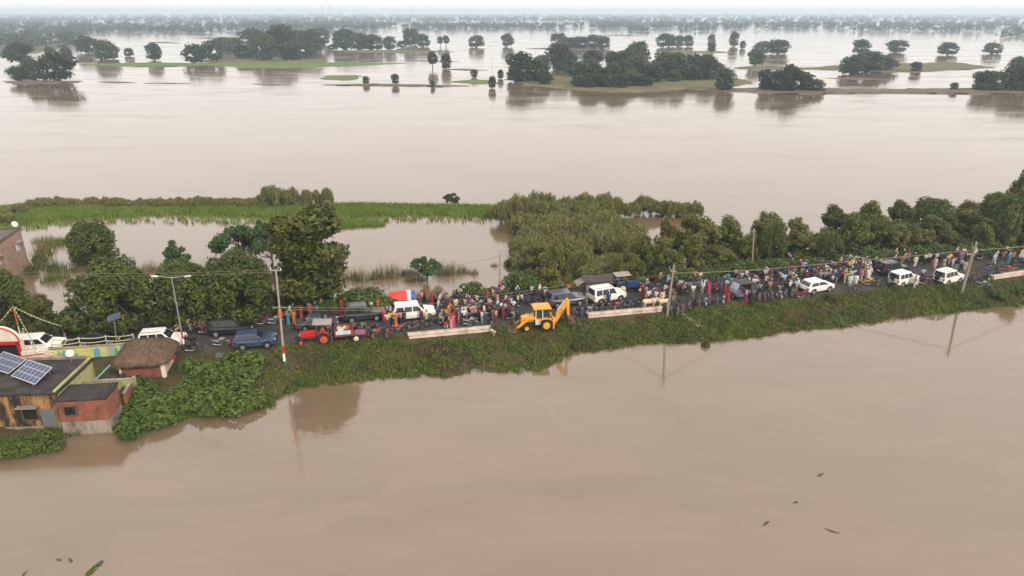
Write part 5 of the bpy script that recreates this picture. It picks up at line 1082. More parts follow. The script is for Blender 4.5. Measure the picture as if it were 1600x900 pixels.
# ---------------------------------------------------------------- motorcycles
mspk = mat('wheel_grey', (.20, .20, .21), .4, .6); eng = mat('engine_alloy', (.13, .13, .14), .5, .5)
def paintm(n, c): return mat('tank_'+n, c, .3, 0, .08, 3, 0, .5, coat=.4)
MP = []
def moto_parts():
    out = []
    for x in (.64, -.64):
        a = MB().lathe([(.245, -.045), (.285, -.05), (.305, 0), (.285, .05), (.245, .045), (.245, -.045)], 18, (x, 0, .305), 'Y', caps=False).mesh('tyre', tyre)
        b = MB().lathe([(.235, -.03), (.25, -.03), (.25, .03), (.235, .03), (.235, -.03)], 16, (x, 0, .305), 'Y', caps=False)
        for k in range(6): b.tube([(x, 0, .305), (x+.24*math.cos(k*math.pi/3), 0, .305+.24*math.sin(k*math.pi/3))], .014, 4)
        b.lathe([(.001, -.06), (.06, -.06), (.06, .06), (.001, .06)], 8, (x, 0, .305), 'Y')
        out.append(('wheel', a, [('rim', b.mesh('rim', mspk))]))
    f = MB().tube([(.64, .08, .305), (.42, .08, .98)], .026, 6).tube([(.64, -.08, .305), (.42, -.08, .98)], .026, 6); out.append(('fork', f.mesh('fork', eng), []))
    fr = MB().tube([(.42, 0, .85), (.1, 0, .78), (-.55, 0, .80), (-.8, 0, .88)], .03, 5).tube([(.4, 0, .8), (.25, 0, .28), (-.2, 0, .28), (-.25, 0, .75)], .03, 5).tube([(-.15, .1, .35), (-.64, .1, .305)], .025, 5).tube([(-.15, -.1, .35), (-.64, -.1, .305)], .025, 5); out.append(('frame', fr.mesh('frame', plast), []))
    out.append(('engine', MB().box((.05, 0, .42), (.42, .26, .28)).box((.15, 0, .62), (.2, .2, .2)).mesh('engine', eng, bevel=.03), []))
    tk = MB(); tk.prism([(-.08, .78), (.38, .82), (.42, .92), (.28, 1.02), (.05, 1.0), (-.1, .88)], -.14, .14); out.append(('fuel_tank', tk.mesh('fuel_tank', plast, bevel=.05), []))
    sp_ = MB(); sp_.prism([(-.12, .55), (-.1, .78), (-.5, .82), (-.85, .93), (-.86, .84), (-.5, .68)], -.11, .11); out.append(('side_panel', sp_.mesh('side_panel', plast, bevel=.03), []))
    st = MB(); st.prism([(-.06, .83), (-.06, .90), (-.3, .88), (-.5, .93), (-.82, .97), (-.84, .90), (-.5, .84)], -.13, .13); out.append(('seat', st.mesh('seat', mat('seat_vinyl', (.02, .02, .021), .7), bevel=.03), []))
    out.append(('handlebar', MB().tube([(.22, .36, 1.08), (.36, .2, 1.10), (.4, 0, 1.02), (.36, -.2, 1.10), (.22, -.36, 1.08)], .018, 5).tube([(.34, .24, 1.1), (.38, .3, 1.28)], .01, 4).tube([(.34, -.24, 1.1), (.38, -.3, 1.28)], .01, 4).box((.38, .3, 1.3), (.02, .12, .08)).box((.38, -.3, 1.3), (.02, .12, .08)).mesh('handlebar', plast), []))
    out.append(('headlight', MB().lathe([(.04, -.08), (.1, -.03), (.1, .04), (.001, .06)], 10, (.53, 0, .93), 'X').mesh('headlight', mat('bike_lamp', (.16, .17, .18), .15, 0, .05)), []))
    for x, a0, a1 in ((.64, .3, 2.4), (-.64, .5, 2.8)):
        pts = [(x+.34*math.cos(a), .305+.34*math.sin(a)) for a in np.linspace(a0, a1, 7)]+[(x+.325*math.cos(a), .305+.325*math.sin(a)) for a in np.linspace(a1, a0, 7)]; out.append(('mudguard', MB().prism(pts, -.06, .06).mesh('mudguard', plast), []))
    out.append(('exhaust', MB().tube([(.2, -.12, .5), (.15, -.15, .25), (-.2, -.17, .25), (-.75, -.18, .36)], [.025, .025, .045, .055], 7).mesh('exhaust', chrome), []))
    out.append(('tail_light', MB().box((-.9, 0, .88), (.06, .14, .08)).mesh('tail_light', tailm), []))
    out.append(('stand', MB().tube([(-.05, .12, .28), (-.12, .26, .0)], .015, 4).mesh('stand', plast), []))
    return out
MP = moto_parts()
TANKS = [('black', (.014, .014, .016)), ('red', (.22, .014, .016)), ('blue', (.02, .036, .11)), ('silver', (.33, .34, .35)), ('maroon', (.14, .014, .02)), ('grey', (.08, .085, .09)), ('orange-red', (.5, .09, .03))]
def moto(loc, rz, col, lab, group='motorcycles crowding the road', lean=.06):
    t = thing('motorcycle', lab, 'motorcycle', loc, rz, group); t.rotation_euler = (lean, 0, rz)
    pm_ = paintm(*[c for c in TANKS+[('yellow', (.65, .30, .02))] if c[0] == col][0])
    for nm, me, sub in MP:
        o = add(nm, me, t)
        if nm in ('fuel_tank', 'side_panel') or (nm == 'mudguard' and col != 'black'): recolour(o, pm_)
        for sn, sm in sub: add(sn, sm, o)
    return t
# ---------------------------------------------------------------- people
skin = mat('skin', (.16, .085, .05), .6, 0, .12, 6)
VK = [1.]
def solid(mb, voxel, name, m_):
    voxel *= VK[0]
    me = mb.mesh(name, None); o = bpy.data.objects.new('tmp', me); C.objects.link(o)
    md = o.modifiers.new('r', 'REMESH'); md.mode = 'VOXEL'; md.voxel_size = voxel; md.use_smooth_shade = True
    bpy.context.view_layer.update()
    r = bpy.data.meshes.new_from_object(o.evaluated_get(bpy.context.evaluated_depsgraph_get())); r.name = name
    bpy.data.objects.remove(o); r.materials.clear(); r.materials.append(m_); return r
def joints(pose):
    J = dict(pel=(0, 0, .93), chest=(.01, 0, 1.25), neck=(.0, 0, 1.43), head=(.025, 0, 1.57))
    for s, n in ((1, 'l'), (-1, 'r')):
        J['hip'+n] = (0, s*.09, .9); J['kn'+n] = (.03, s*.1, .48); J['an'+n] = (0, s*.1, .08)
        J['sh'+n] = (0, s*.19, 1.38); J['el'+n] = (-.02, s*.25, 1.1); J['wr'+n] = (.05, s*.26, .86)
    if pose == 'akimbo': J.update(ell=(-.05, .36, 1.15), wrl=(.08, .22, 1.0), elr=(.05, -.24, 1.12), wrr=(.26, -.12, 1.22))
    if pose == 'walk': J.update(knl=(.16, .1, .5), anl=(.22, .1, .1), knr=(.0, -.1, .48), anr=(-.25, -.1, .14), ell=(-.12, .25, 1.12), wrl=(-.1, .26, .88), elr=(.08, -.25, 1.12), wrr=(.22, -.24, .93))
    if pose == 'arms': J.update(ell=(.12, .25, 1.16), wrl=(.3, .12, 1.25), elr=(.12, -.25, 1.16), wrr=(.3, -.1, 1.28))
    if pose in ('ride', 'pillion'):
        o = .0 if pose == 'ride' else -.02
        J = dict(pel=(-.28, 0, .98), chest=(-.2, 0, 1.3), neck=(-.17, 0, 1.48), head=(-.13, 0, 1.62))
        for s, n in ((1, 'l'), (-1, 'r')):
            J['hip'+n] = (-.26, s*.1, .96); J['kn'+n] = (.12, s*.2, .86); J['an'+n] = (-.02, s*.2, .42)
            J['sh'+n] = (-.17, s*.19, 1.43)
            J['el'+n] = (.02, s*.32, 1.25) if pose == 'ride' else (-.02, s*.26, 1.2); J['wr'+n] = (.22, s*.34, 1.12) if pose == 'ride' else (.14, s*.16, 1.05)
    if pose == 'sit':
        J = dict(pel=(0, 0, .2), chest=(.05, 0, .5), neck=(.07, 0, .67), head=(.11, 0, .80))
        for s, n in ((1, 'l'), (-1, 'r')):
            J['hip'+n] = (0, s*.1, .18); J['kn'+n] = (.3, s*.18, .42); J['an'+n] = (.28, s*.12, .07); J['sh'+n] = (.06, s*.19, .62); J['el'+n] = (.2, s*.26, .42); J['wr'+n] = (.36, s*.12, .45)
    return {k: Vector(v) for k, v in J.items()}
def person_meshes(pose, dress):
    J = joints(pose); b = MB()
    b.cap(J['pel'], J['chest'], .115, .13).cap(J['chest'], J['neck'], .12, .06).cap(J['neck'], J['head'], .055, .06)
    hd = J['head']; b.cap(hd+Vector((0, 0, .03)), hd+Vector((.015, 0, -.06)), .092, .068).cap(hd+Vector((.085, 0, 0)), hd+Vector((.1, 0, -.03)), .014, .018, 6)
    for s in (-1, 1): b.cap(hd+Vector((-.0, s*.09, .01)), hd+Vector((0, s*.092, -.03)), .016, .014, 6)
    for s, n in ((1, 'l'), (-1, 'r')):
        b.cap(J['chest']+Vector((0, s*.08, .08)), J['sh'+n], .08, .065).cap(J['sh'+n], J['el'+n], .052, .042).cap(J['el'+n], J['wr'+n], .04, .028)
        d = (J['wr'+n]-J['el'+n]).normalized(); h0 = J['wr'+n]+d*.03; b.cap(h0, h0+d*.05, .034, .036, 8)
        sd = d.cross(Vector((0, 1, 0))).normalized()
        for k in range(4): f0 = h0+d*.06+sd*(k-1.5)*.023; b.cap(f0, f0+d*(.075-.01*abs(k-1.3))+Vector((.015, -s*.012, 0)), .012, .010, 6)
        b.cap(h0+sd*.035, h0+sd*.065+d*.04, .013, .011, 6)
        b.cap(J['pel'], J['hip'+n], .11, .1).cap(J['hip'+n], J['kn'+n], .085, .058).cap(J['kn'+n], J['an'+n], .054, .038)
        b.cap(J['an'+n]+Vector((-.04, 0, -.04)), J['an'+n]+Vector((.15, 0, -.045)), .042, .034)
    out = [('body', solid(b, .016, 'body', skin))]
    i_ = .02
    if dress in ('shirt', 'kurta'):
        c = MB(); c.cap(J['pel']+Vector((0, 0, .02)), J['chest'], .125+i_, .135+i_).cap(J['chest'], J['neck']+Vector((0, 0, -.05)), .13+i_, .07+i_)
        for s, n in ((1, 'l'), (-1, 'r')):
            c.cap(J['chest']+Vector((0, s*.08, .08)), J['sh'+n], .085+i_, .065+i_)
            e = J['sh'+n].lerp(J['el'+n], .75) if dress == 'shirt' else J['el'+n]; c.cap(J['sh'+n], e, .056+i_, .052+i_)
            if dress == 'kurta': c.cap(J['el'+n], J['el'+n].lerp(J['wr'+n], .8), .05+i_, .04+i_)
        if dress == 'kurta': c.lathe([(.19, -.42), (.19, -.4), (.15, 0), (.14, .05)], 14, J['pel'], 'Z', .95)
        out.append(('shirt' if dress == 'shirt' else 'kurta', solid(c, .022, 'shirt', white)))
        c = MB()
        for s, n in ((1, 'l'), (-1, 'r')): c.cap(J['pel'], J['hip'+n], .125+i_*.6, .105+i_*.6).cap(J['hip'+n], J['kn'+n], .092+i_, .07+i_).cap(J['kn'+n], J['an'+n], .065+i_, .052+i_)
        out.append(('trousers', solid(c, .022, 'trousers', plast)))
    else:
        c = MB(); pl = J['pel']
        if pose != 'sit': c.lathe([(.26, -.9), (.25, -.85), (.2, -.4), (.19, 0), (.16, .15), (.17, .35), (.09, .5)], 16, pl, 'Z', .9)
        else: c.cap(J['pel']+Vector((.1, 0, 0)), J['chest'], .3, .18)
        for s, n in ((1, 'l'), (-1, 'r')): c.cap(J['chest']+Vector((0, s*.08, .08)), J['sh'+n], .085+i_, .065+i_).cap(J['sh'+n], J['el'+n], .058+i_, .055+i_)
        out.append(('sari', solid(c, .024, 'sari', white)))
        v = MB(); v.cap(hd+Vector((-.02, 0, .05)), hd+Vector((-.03, 0, -.05)), .115, .12).cap(hd+Vector((-.06, 0, -.1)), J['chest']+Vector((-.08, 0, .0)), .12, .13); out.append(('veil', solid(v, .022, 'veil', white)))
    h = MB(); h.cap(hd+Vector((-.015, 0, .055)), hd+Vector((-.03, 0, .0)), .10, .092); out.append(('hair', solid(h, .02, 'hair', mat('hair', (.012, .010, .009), .6))))
    return out
PERS = {}
for k, (ps, dr) in dict(stand=('stand', 'shirt'), akimbo=('akimbo', 'shirt'), walk=('walk', 'shirt'), arms=('arms', 'shirt'), ride=('ride', 'shirt'), pillion=('pillion', 'shirt'), kurta=('stand', 'kurta'), kurtawalk=('walk', 'kurta'), sari=('arms', 'sari'), sari2=('stand', 'sari'), sit=('sit', 'shirt'), sitsari=('sit', 'sari')).items(): PERS[k] = person_meshes(ps, dr)
COL = dict(white=(.58, .57, .55), cream=(.50, .42, .30), pink=(.45, .22, .25), red=(.29, .025, .025), maroon=(.16, .02, .03), orange=(.38, .12, .03), yellow=(.55, .33, .06), green=(.04, .20, .10), teal=(.05, .18, .22), blue=(.05, .10, .27), navy=(.02, .03, .09), black=(.015, .015, .017), grey=(.22, .22, .23), purple=(.16, .10, .22), brown=(.12, .075, .05), khaki=(.30, .25, .15), magenta=(.45, .03, .14), lightblue=(.30, .40, .52), olive=(.18, .19, .08))
def cloth(c): return mat('cloth_'+c, COL[c], .85, 0, .12, 8, .2)
WORD = dict(lightblue='light blue')
def nearest(p):
    return min(LAND, key=lambda q: (q[0].x-p[0])**2+(q[0].y-p[1])**2)[1]
HUMANS = []; META = {}
def person(kind, loc, rz, top, bot='navy', cap=None, extra=None, sc=1.):
    act = {'ride': 'on a motorcycle', 'pillion': 'riding pillion', 'sit': 'sitting', 'sitsari': 'sitting', 'walk': 'walking', 'kurtawalk': 'walking'}.get(kind, 'standing')
    w = lambda c: WORD.get(c, c)
    sari = kind.startswith('sari') or kind == 'sitsari'
    wear = 'in %s sari and %s veil' % (w(top), w(bot)) if sari else 'in long %s kurta and %s trousers' % (w(top), w(bot)) if kind.startswith('kurta') else 'in %s shirt and %s trousers' % (w(top), w(bot))
    lab = '%s %s %s %s' % ('white-capped person' if cap else 'person', wear, act, extra or 'near '+nearest(loc))
    t = thing('person', lab, 'person', loc, rz, 'people on the flooded road', sc*random.uniform(.95, 1.03))
    for nm, me in PERS[kind]:
        o = add(nm, me, t)
        if nm in ('shirt', 'kurta', 'sari'): recolour(o, cloth(top))
        elif nm in ('trousers', 'veil'): recolour(o, cloth(bot))
        elif nm == 'hair' and cap: o.name = 'cap'; recolour(o, cloth(cap))
    HUMANS.append(t); META[t.name] = (kind, top, bot, cap); return t
def free(x, y, r):
    return all((x-a)**2+(y-b)**2 > (r+c)**2 for a, b, c in BLOCK)
def standing(px, py, kind, top, bot='navy', face=None, cap=None, extra=None, force=True):
    p = P(px, py, ZR); p.z = rz_at(p.x, p.y)
    BLOCK.append((p.x, p.y, .25)); return person(kind, p, R(face) if face is not None else random.uniform(0, 6.28), top, bot, cap, extra)
# people and bikes whose place can be read in the photograph (feet pixel)
LIST = [(104, 533, 'stand', 'maroon', 'grey', 200), (28, 541, 'stand', 'orange', 'teal', 0), (42, 536, 'stand', 'white', 'grey', 0, 'white'),
 (308, 513, 'akimbo', 'pink', 'white', 0), (387, 506, 'sari', 'magenta', 'purple', 250), (451, 507, 'sari', 'teal', 'orange', 270), (460, 506, 'sari2', 'orange', 'red', 280), (471, 499, 'sari', 'red', 'red', 250), (486, 497, 'sari2', 'red', 'orange', 300), (496, 496, 'arms', 'blue', 'navy', 270),
 (570, 490, 'arms', 'cream', 'khaki', 270), (580, 490, 'stand', 'cream', 'yellow', 270), (591, 488, 'sari2', 'orange', 'brown', 250), (606, 497, 'stand', 'lightblue', 'navy', 180), (611, 499, 'sari', 'lightblue', 'pink', 200),
 (606, 511, 'stand', 'cream', 'brown', 90), (611, 508, 'akimbo', 'yellow', 'navy', 80), (619, 511, 'sari', 'orange', 'orange', 90), (627, 507, 'stand', 'pink', 'navy', 90), (632, 507, 'stand', 'navy', 'black', 100), (667, 506, 'stand', 'cream', 'cream', 100), (655, 483, 'stand', 'maroon', 'black', 270),
 (675, 478, 'sari2', 'red', 'maroon', 270), (681, 478, 'stand', 'brown', 'black', 270), (690, 474, 'stand', 'pink', 'black', 0), (697, 513, 'sit', 'red', 'lightblue', 90), (709, 512, 'sari', 'magenta', 'magenta', 110), (705, 513, 'sari2', 'pink', 'red', 100), (692, 503, 'stand', 'cream', 'black', 40), (697, 503, 'stand', 'yellow', 'khaki', 40), (701, 500, 'sari', 'orange', 'orange', 90), (704, 495, 'sari2', 'yellow', 'orange', 120), (717, 505, 'stand', 'teal', 'khaki', 180), (709, 497, 'stand', 'purple', 'black', 20), (728, 497, 'akimbo', 'khaki', 'cream', 280), (753, 506, 'stand', 'white', 'lightblue', 20), (775, 505, 'stand', 'pink', 'maroon', 160),
 (809, 480, 'stand', 'cream', 'black', 0), (815, 478, 'walk', 'white', 'navy', 10), (852, 488, 'stand', 'navy', 'lightblue', 270), (884, 490, 'sari', 'red', 'red', 160), (837, 462, 'stand', 'lightblue', 'black', 270), (844, 463, 'stand', 'maroon', 'black', 270),
 (950, 478, 'stand', 'navy', 'black', 90), (916, 476, 'stand', 'khaki', 'khaki', 200), (1003, 463, 'sari', 'red', 'orange', 270), (1008, 476, 'sari2', 'orange', 'brown', 0), (1012, 473, 'akimbo', 'white', 'navy', 270), (1023, 470, 'stand', 'navy', 'lightblue', 270), (1027, 471, 'stand', 'maroon', 'navy', 270), (1034, 475, 'kurta', 'cream', 'white', 260), (1053, 448, 'stand', 'lightblue', 'black', 270), (1056, 461, 'stand', 'red', 'black', 180), (1082, 464, 'stand', 'white', 'olive', 90), (1093, 443, 'stand', 'cream', 'brown', 270), (1097, 460, 'walk', 'white', 'grey', 200), (1116, 461, 'stand', 'red', 'black', 180), (1124, 459, 'akimbo', 'blue', 'navy', 180), (1136, 446, 'kurta', 'teal', 'navy', 270), (1158, 443, 'stand', 'lightblue', 'navy', 270), (1132, 465, 'sari2', 'red', 'red', 0), (1137, 471, 'sari', 'red', 'maroon', 20), (1164, 474, 'sari2', 'maroon', 'pink', 100), (1172, 475, 'sari', 'black', 'black', 100), (1134, 456, 'stand', 'white', 'black', 200),
 (1327, 448, 'kurta', 'white', 'lightblue', 250), (1331, 447, 'kurta', 'lightblue', 'lightblue', 200), (1336, 447, 'kurta', 'white', 'white', 260), (1344, 440, 'kurta', 'pink', 'white', 200), (1358, 433, 'stand', 'red', 'olive', 20), (1325, 425, 'stand', 'yellow', 'black', 270), (1330, 423, 'kurta', 'white', 'white', 250, 'white'), (1320, 421, 'stand', 'red', 'black', 270), (1348, 424, 'stand', 'white', 'lightblue', 100), (1356, 424, 'kurta', 'white', 'grey', 200, 'white'), (1387, 452, 'stand', 'grey', 'black', 20), (1428, 450, 'stand', 'khaki', 'white', 160), (1440, 437, 'stand', 'lightblue', 'black', 250),
 (1444, 414, 'stand', 'white', 'black', 200), (1450, 412, 'stand', 'white', 'black', 220), (1461, 412, 'stand', 'white', 'lightblue', 200), (1467, 410, 'stand', 'blue', 'black', 200), (1460, 420, 'kurta', 'white', 'white', 180), (1478, 416, 'stand', 'white', 'brown', 200), (1482, 413, 'stand', 'yellow', 'khaki', 270), (1486, 418, 'stand', 'red', 'black', 240), (1490, 419, 'stand', 'khaki', 'khaki', 200), (1500, 423, 'stand', 'lightblue', 'navy', 0), (1506, 426, 'kurta', 'cream', 'khaki', 20), (1500, 410, 'akimbo', 'pink', 'grey', 200), (1507, 410, 'stand', 'maroon', 'maroon', 180), (1521, 405, 'stand', 'white', 'grey', 250), (1552, 413, 'kurtawalk', 'lightblue', 'white', 80, 'white'), (1574, 414, 'sari2', 'teal', 'lightblue', 250), (1581, 409, 'stand', 'pink', 'black', 250), (1597, 398, 'stand', 'red', 'black', 270)]
g = random.Random(21)
for q in LIST: standing(*q[:3], q[3], q[4], q[5] if len(q) > 5 else None, q[6] if len(q) > 6 else None)
def tagmoto(px, py, ang, col, rider=None, lab=None, lean=.08, absang=True):
    p = P(px, py, ZR); a = R(ang)+(0 if absang else yaw(p.x)); p.z = rz_at(p.x, p.y)
    block(p, a, 1.9, .7); return putmoto(p, a, col, rider, lab, lean)
SH = ['white', 'white', 'white', 'black', 'navy', 'brown', 'lightblue', 'lightblue', 'grey', 'grey', 'navy', 'navy', 'black', 'black', 'cream', 'cream', 'maroon', 'blue', 'khaki', 'brown', 'brown', 'olive', 'pink', 'red', 'orange']
BT = ['black', 'navy', 'black', 'grey', 'brown', 'khaki', 'navy', 'black']
def putmoto(p, a, col, rider=None, lab=None, lean=.08):
    n = nearest(p)
    moto(p, a, col, lab or ('%s motorcycle %s near %s' % (col, 'carrying people' if rider == 2 else 'with a rider' if rider else 'parked', n)), lean=0 if rider else lean)
    if rider:
        person('ride', p, a, g.choice(SH), g.choice(BT), 'white' if g.random() < .22 else None)
        if rider == 2: person('pillion', (p.x-math.cos(a)*.36, p.y-math.sin(a)*.36, p.z+.04), a, g.choice(SH), g.choice(BT))
for q in [(323, 522, 10, 'black', 2), (299, 520, 0, 'grey', 1), (296, 541, 190, 'black'), (303, 549, 10, 'black'), (346, 541, 5, 'silver', 0, 'silver motorcycle parked between the hut lamp and navy SUV'), (412, 508, 20, 'red'), (430, 507, 10, 'silver'), (533, 497, 15, 'red'),
 (582, 522, 245, 'black'), (589, 526, 250, 'orange-red'), (596, 518, 240, 'blue'), (609, 525, 258, 'red'), (622, 520, 215, 'orange-red'), (641, 517, 205, 'black'), (655, 514, 215, 'maroon'), (667, 512, 225, 'black'), (676, 505, 215, 'grey'), (735, 509, -6, 'silver', 0, 'silver and black motorcycle parked behind the long parapet'), (771, 513, 258, 'black'), (763, 503, 240, 'black'),
 (877, 500, 245, 'grey'), (890, 497, 255, 'red'), (872, 503, 250, 'silver'), (901, 494, 235, 'black'), (912, 492, 250, 'blue'), (932, 487, 215, 'black'), (944, 486, 240, 'black'), (955, 485, 225, 'red'), (966, 484, 235, 'orange-red'), (977, 482, 210, 'black'), (988, 481, 225, 'blue'), (998, 478, 200, 'black'), (922, 491, 240, 'silver'),
 (1050, 489, 255, 'black'), (1060, 491, 250, 'grey'), (1068, 487, 245, 'red'), (1078, 482, 255, 'red'), (1092, 479, 262, 'maroon'), (1103, 477, 258, 'silver'), (1109, 474, 250, 'grey'), (1120, 476, 262, 'blue'), (1131, 474, 250, 'silver'), (1085, 474, 240, 'blue'), (1058, 480, 230, 'black'),
 (1187, 470, 250, 'red'), (1196, 469, 240, 'black'), (1205, 467, 262, 'red'), (1218, 466, 268, 'silver'), (1228, 465, 250, 'black'), (1239, 463, 240, 'grey'), (1254, 466, 5, 'red', 0, 'red motorcycle parked side-on beside the white crossover'), (1335, 455, 200, 'maroon', 0, 'maroon motorcycle lying at the grass edge below the standing group'),
 (1357, 446, 8, 'yellow', 0, 'bright yellow sport motorcycle beside the white jeep'), (1374, 448, 230, 'grey'), (1445, 445, 330, 'red'), (1438, 443, 200, 'black'), (1525, 443, 200, 'black'), (1535, 446, 330, 'silver'), (1522, 437, 190, 'red'), (1538, 434, 170, 'grey'), (1554, 434, 200, 'black'), (1565, 430, 190, 'maroon'), (1577, 427, 170, 'orange-red'), (1587, 424, 200, 'black'), (1530, 441, 210, 'black'), (1548, 439, 220, 'silver'), (1566, 421, 200, 'grey'), (1590, 418, 190, 'black'),
 (1532, 406, 10, 'black'), (1543, 404, 5, 'blue'), (1572, 401, 10, 'silver', 1), (745, 500, 30, 'black'), (1035, 452, 15, 'black'), (1025, 455, 20, 'grey'), (1045, 450, 20, 'black', 1), (1012, 456, 15, 'black', 1), (1020, 462, 10, 'silver'), (1068, 453, 12, 'silver'), (1075, 447, 10, 'black'), (1088, 446, 12, 'grey'), (1100, 449, 12, 'silver'), (1108, 445, 8, 'black'), (1120, 447, 12, 'blue'), (1130, 443, 12, 'silver'), (1066, 460, 190, 'black', 1)]:
    tagmoto(*q[:4], q[4] if len(q) > 4 else None, q[5] if len(q) > 5 else None)
# fill the dense parts of the jam
def fill(x0, x1, t0, t1, n, rider, spread=18, flip=.1, tries=60):
    for _ in range(n):
        for _ in range(tries):
            q = roadpt(g.uniform(x0, x1), g.uniform(t0, t1)); a = yaw(q.x)+R(g.gauss(0, spread))+(math.pi if g.random() < flip else 0)
            c, s = math.cos(a), math.sin(a)
            if all(free(q.x+c*f, q.y+s*f, .30) for f in (-.62, 0, .62)):
                q.z = rz_at(q.x, q.y); block(q, a, 1.85, .62); u = g.random()
                putmoto(q, a, g.choice(['black', 'black', 'red', 'blue', 'silver', 'maroon', 'grey', 'black']), 2 if u < rider*.4 else 1 if u < rider else None, lean=g.choice((-.05, .07))); break
def crowd(x0, x1, t0, t1, n, women=.12, tries=40):
    for _ in range(n):
        for _ in range(tries):
            q = roadpt(g.uniform(x0, x1), g.uniform(t0, t1))
            if free(q.x, q.y, .22):
                q.z = rz_at(q.x, q.y); BLOCK.append((q.x, q.y, .22)); u = g.random()
                if u < women: person(g.choice(('sari', 'sari2')), q, g.uniform(0, 6.28), g.choice(('red', 'orange', 'magenta', 'maroon', 'brown', 'pink')), g.choice(('red', 'orange', 'pink', 'maroon', 'black')))
                elif u < women+.15: person(g.choice(('kurta', 'kurtawalk')), q, g.uniform(0, 6.28), g.choice(('white', 'white', 'cream', 'lightblue', 'khaki')), g.choice(('white', 'white', 'grey')), 'white' if g.random() < .4 else None)
                else: person(g.choice(('stand', 'akimbo', 'walk', 'arms', 'stand')), q, g.uniform(0, 6.28), g.choice(SH), g.choice(BT), 'white' if g.random() < .1 else None)
                break
fill(690, 800, -3.2, 4.2, 32, .5, 14); crowd(685, 800, -2.8, 4.2, 34)
fill(800, 860, 0, 4.0, 8, .6); crowd(800, 860, .5, 4.2, 8, .05)
fill(1010, 1140, -.5, 4.2, 10, .4); crowd(1000, 1140, -2.5, 3.5, 8)
fill(1165, 1262, -3.4, 4.2, 40, .45, 14); crowd(1165, 1262, -3, 4.4, 26, .05)
fill(1262, 1372, -.5, 4.4, 32, .5, 14); crowd(1262, 1372, -2, 4.6, 34, .06)
fill(1372, 1440, 2.2, 4.6, 8, .6); crowd(1365, 1450, 1.8, 4.6, 24, .05)
crowd(1440, 1530, -1.5, 4.2, 16, .06); fill(1500, 1620, -3.8, -1.8, 8, .2); fill(1530, 1640, 2.5, 4.2, 5, .5); crowd(1560, 1630, -2, 4, 7)
fill(270, 330, -2, 3.5, 5, .5); crowd(290, 345, 1, 4.2, 6, .2); fill(395, 470, 1.8, 4.0, 4, .2); crowd(440, 600, 3.0, 5.0, 7, .4); crowd(570, 690, -2.5, 4.5, 9, .3)
fill(60, 240, 1.5, 3.8, 5, .5); crowd(-20, 240, 2, 4.4, 6, .2)
# people in the trailer and on the tractor
for (x, y, c, b_) in ((-.2, .4, 'maroon', 'brown'), (-.3, -.4, 'brown', 'black'), (-.9, .45, 'maroon', 'black'), (-1.2, -.3, 'green', 'black'), (-.8, -.55, 'black', 'navy'), (.3, .1, 'orange', 'brown')):
    p = M_ @ Vector((x, y, .97)); person('sit', p, random.uniform(0, 6.28), c, b_, extra='inside the loaded trailer').__setitem__('label', 'person in %s top sitting inside the loaded trailer' % c)
pt = on_road(497, 534); at_ = yaw(pt.x)+math.pi-R(2); p = Matrix.Translation(pt) @ Matrix.Rotation(at_, 4, 'Z') @ Vector((-.42, 0, .22)); o = person('ride', p, at_, 'orange', 'khaki'); o['label'] = 'person in orange shirt driving the red tractor under its canopy'
p = on_road(516, 531); o = standing(519, 531, 'stand', 'navy', 'lightblue', 180); o['label'] = 'person in navy shirt standing between the tractor and its trailer'
# ---------------------------------------------------------------- cattle and goats
def beast(label, cat, px, py, face, col, sc, name, horns=True, zz=ZR):
    p = P(px, py, zz); p.z = rz_at(p.x, p.y); t = thing(name, label, cat, p, R(face), None, sc); b = MB()
    b.cap((-.6, 0, 1.02), (-.15, 0, .98), .27, .29).cap((-.15, 0, .98), (.5, 0, 1.02), .29, .27).cap((.42, 0, 1.25), (.5, 0, 1.15), .14, .2).cap((.55, 0, 1.08), (.95, 0, 1.28), .19, .12).cap((.95, 0, 1.3), (1.28, 0, 1.12), .115, .075).cap((.55, 0, .9), (.75, 0, .85), .14, .06)
    for s in (-1, 1):
        b.cap((.5, s*.16, .9), (.5, s*.15, .48), .12, .065).cap((.5, s*.15, .48), (.49, s*.15, .08), .055, .045).cap((.5, s*.15, .07), (.54, s*.15, .05), .055, .05)
        b.cap((-.6, s*.17, .95), (-.52, s*.17, .68), .17, .10).cap((-.52, s*.17, .66), (-.68, s*.16, .44), .085, .055).cap((-.68, s*.16, .44), (-.64, s*.16, .08), .052, .044).cap((-.64, s*.16, .07), (-.6, s*.16, .05), .055, .05)
        b.cap((.95, s*.12, 1.34), (.9, s*.27, 1.30), .03, .04)
    b.cap((-.85, 0, 1.12), (-.95, 0, .75), .03, .02, 6).cap((-.95, 0, .75), (-.94, 0, .5), .02, .04, 6)
    add('body', solid(b, .035, 'body', mat('hide_'+col[0], col[1], .8, 0, .15, 2.5)), t)
    if horns:
        for s in (-1, 1): MB().tube([(.98, s*.07, 1.4), (.96, s*.16, 1.5), (1.0, s*.2, 1.62)], [.03, .022, .006], 6).build('horn', mat('horn', (.12, .1, .08), .5), t)
    BLOCK.append((p.x, p.y, .8)); return t
beast('cream white cow standing behind the pale parapet facing right', 'cow', 1014, 483, 12, ('cream', (.56, .42, .30)), 1.0, 'cow')
beast('cream white cow by the forked pole facing the other cow', 'cow', 1036, 481, 196, ('cream', (.56, .42, .30)), .85, 'cow')
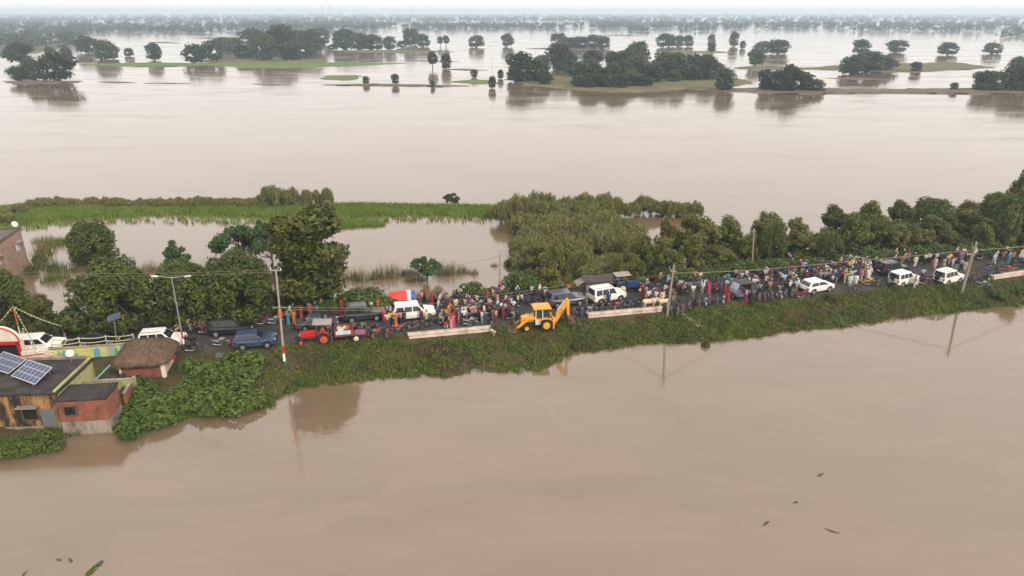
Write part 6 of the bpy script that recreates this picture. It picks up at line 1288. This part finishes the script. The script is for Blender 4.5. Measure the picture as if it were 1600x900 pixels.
beast('brown calf on the far verge behind the dark SUV', 'calf', 891, 455, 20, ('brown', (.28, .11, .05)), .65, 'calf', False)
beast('cream goat at the end of the long parapet', 'goat', 770, 522, 300, ('cream', (.56, .42, .30)), .5, 'goat')

# past about 300 people the farthest ones are joined into one crowd
HUMANS.sort(key=lambda o: depth(o.location)); far_people = HUMANS[300:]; bpy.context.view_layer.update()
VK[0] = 2.6; low = {}; cv, cf, ci, cm = [], [], [], []; nv_ = 0
POSE = dict(stand=('stand', 'shirt'), akimbo=('akimbo', 'shirt'), walk=('walk', 'shirt'), arms=('arms', 'shirt'), ride=('ride', 'shirt'), pillion=('pillion', 'shirt'), kurta=('stand', 'kurta'), kurtawalk=('walk', 'kurta'), sari=('arms', 'sari'), sari2=('stand', 'sari'), sit=('sit', 'shirt'), sitsari=('sit', 'sari'))
for o in far_people:
    kind, top, bot, cap = META[o.name]; Mx = np.array(o.matrix_world)
    if kind not in low:
        low[kind] = []
        for nm, me in person_meshes(*POSE[kind]):
            v = np.empty(len(me.vertices)*3); me.vertices.foreach_get('co', v); low[kind].append((nm, v.reshape(-1, 3), [tuple(p.vertices) for p in me.polygons]))
    for nm, v, f in low[kind]:
        mm = skin if nm == 'body' else cloth(top) if nm in ('shirt', 'kurta', 'sari') else cloth(bot) if nm in ('trousers', 'veil') else cloth(cap) if cap else mat('hair', (0, 0, 0))
        if mm not in cm: cm.append(mm)
        cv.append(v @ Mx[:3, :3].T+Mx[:3, 3]); cf += [tuple(i+nv_ for i in q) for q in f]; ci += [cm.index(mm)]*len(f); nv_ += len(v)
me = bpy.data.meshes.new('far_crowd'); me.from_pydata(np.concatenate(cv).tolist(), [], cf)
for mm in cm: me.materials.append(mm)
me.polygons.foreach_set('material_index', ci); me.polygons.foreach_set('use_smooth', [True]*len(ci)); me.update()
dead = [c for o in far_people for c in KIDS.get(o.name, [])]+far_people
tag(add('far_crowd', me), 'mass of people at the far end of the jammed road', 'crowd', kind='stuff')
bpy.data.batch_remove(dead)
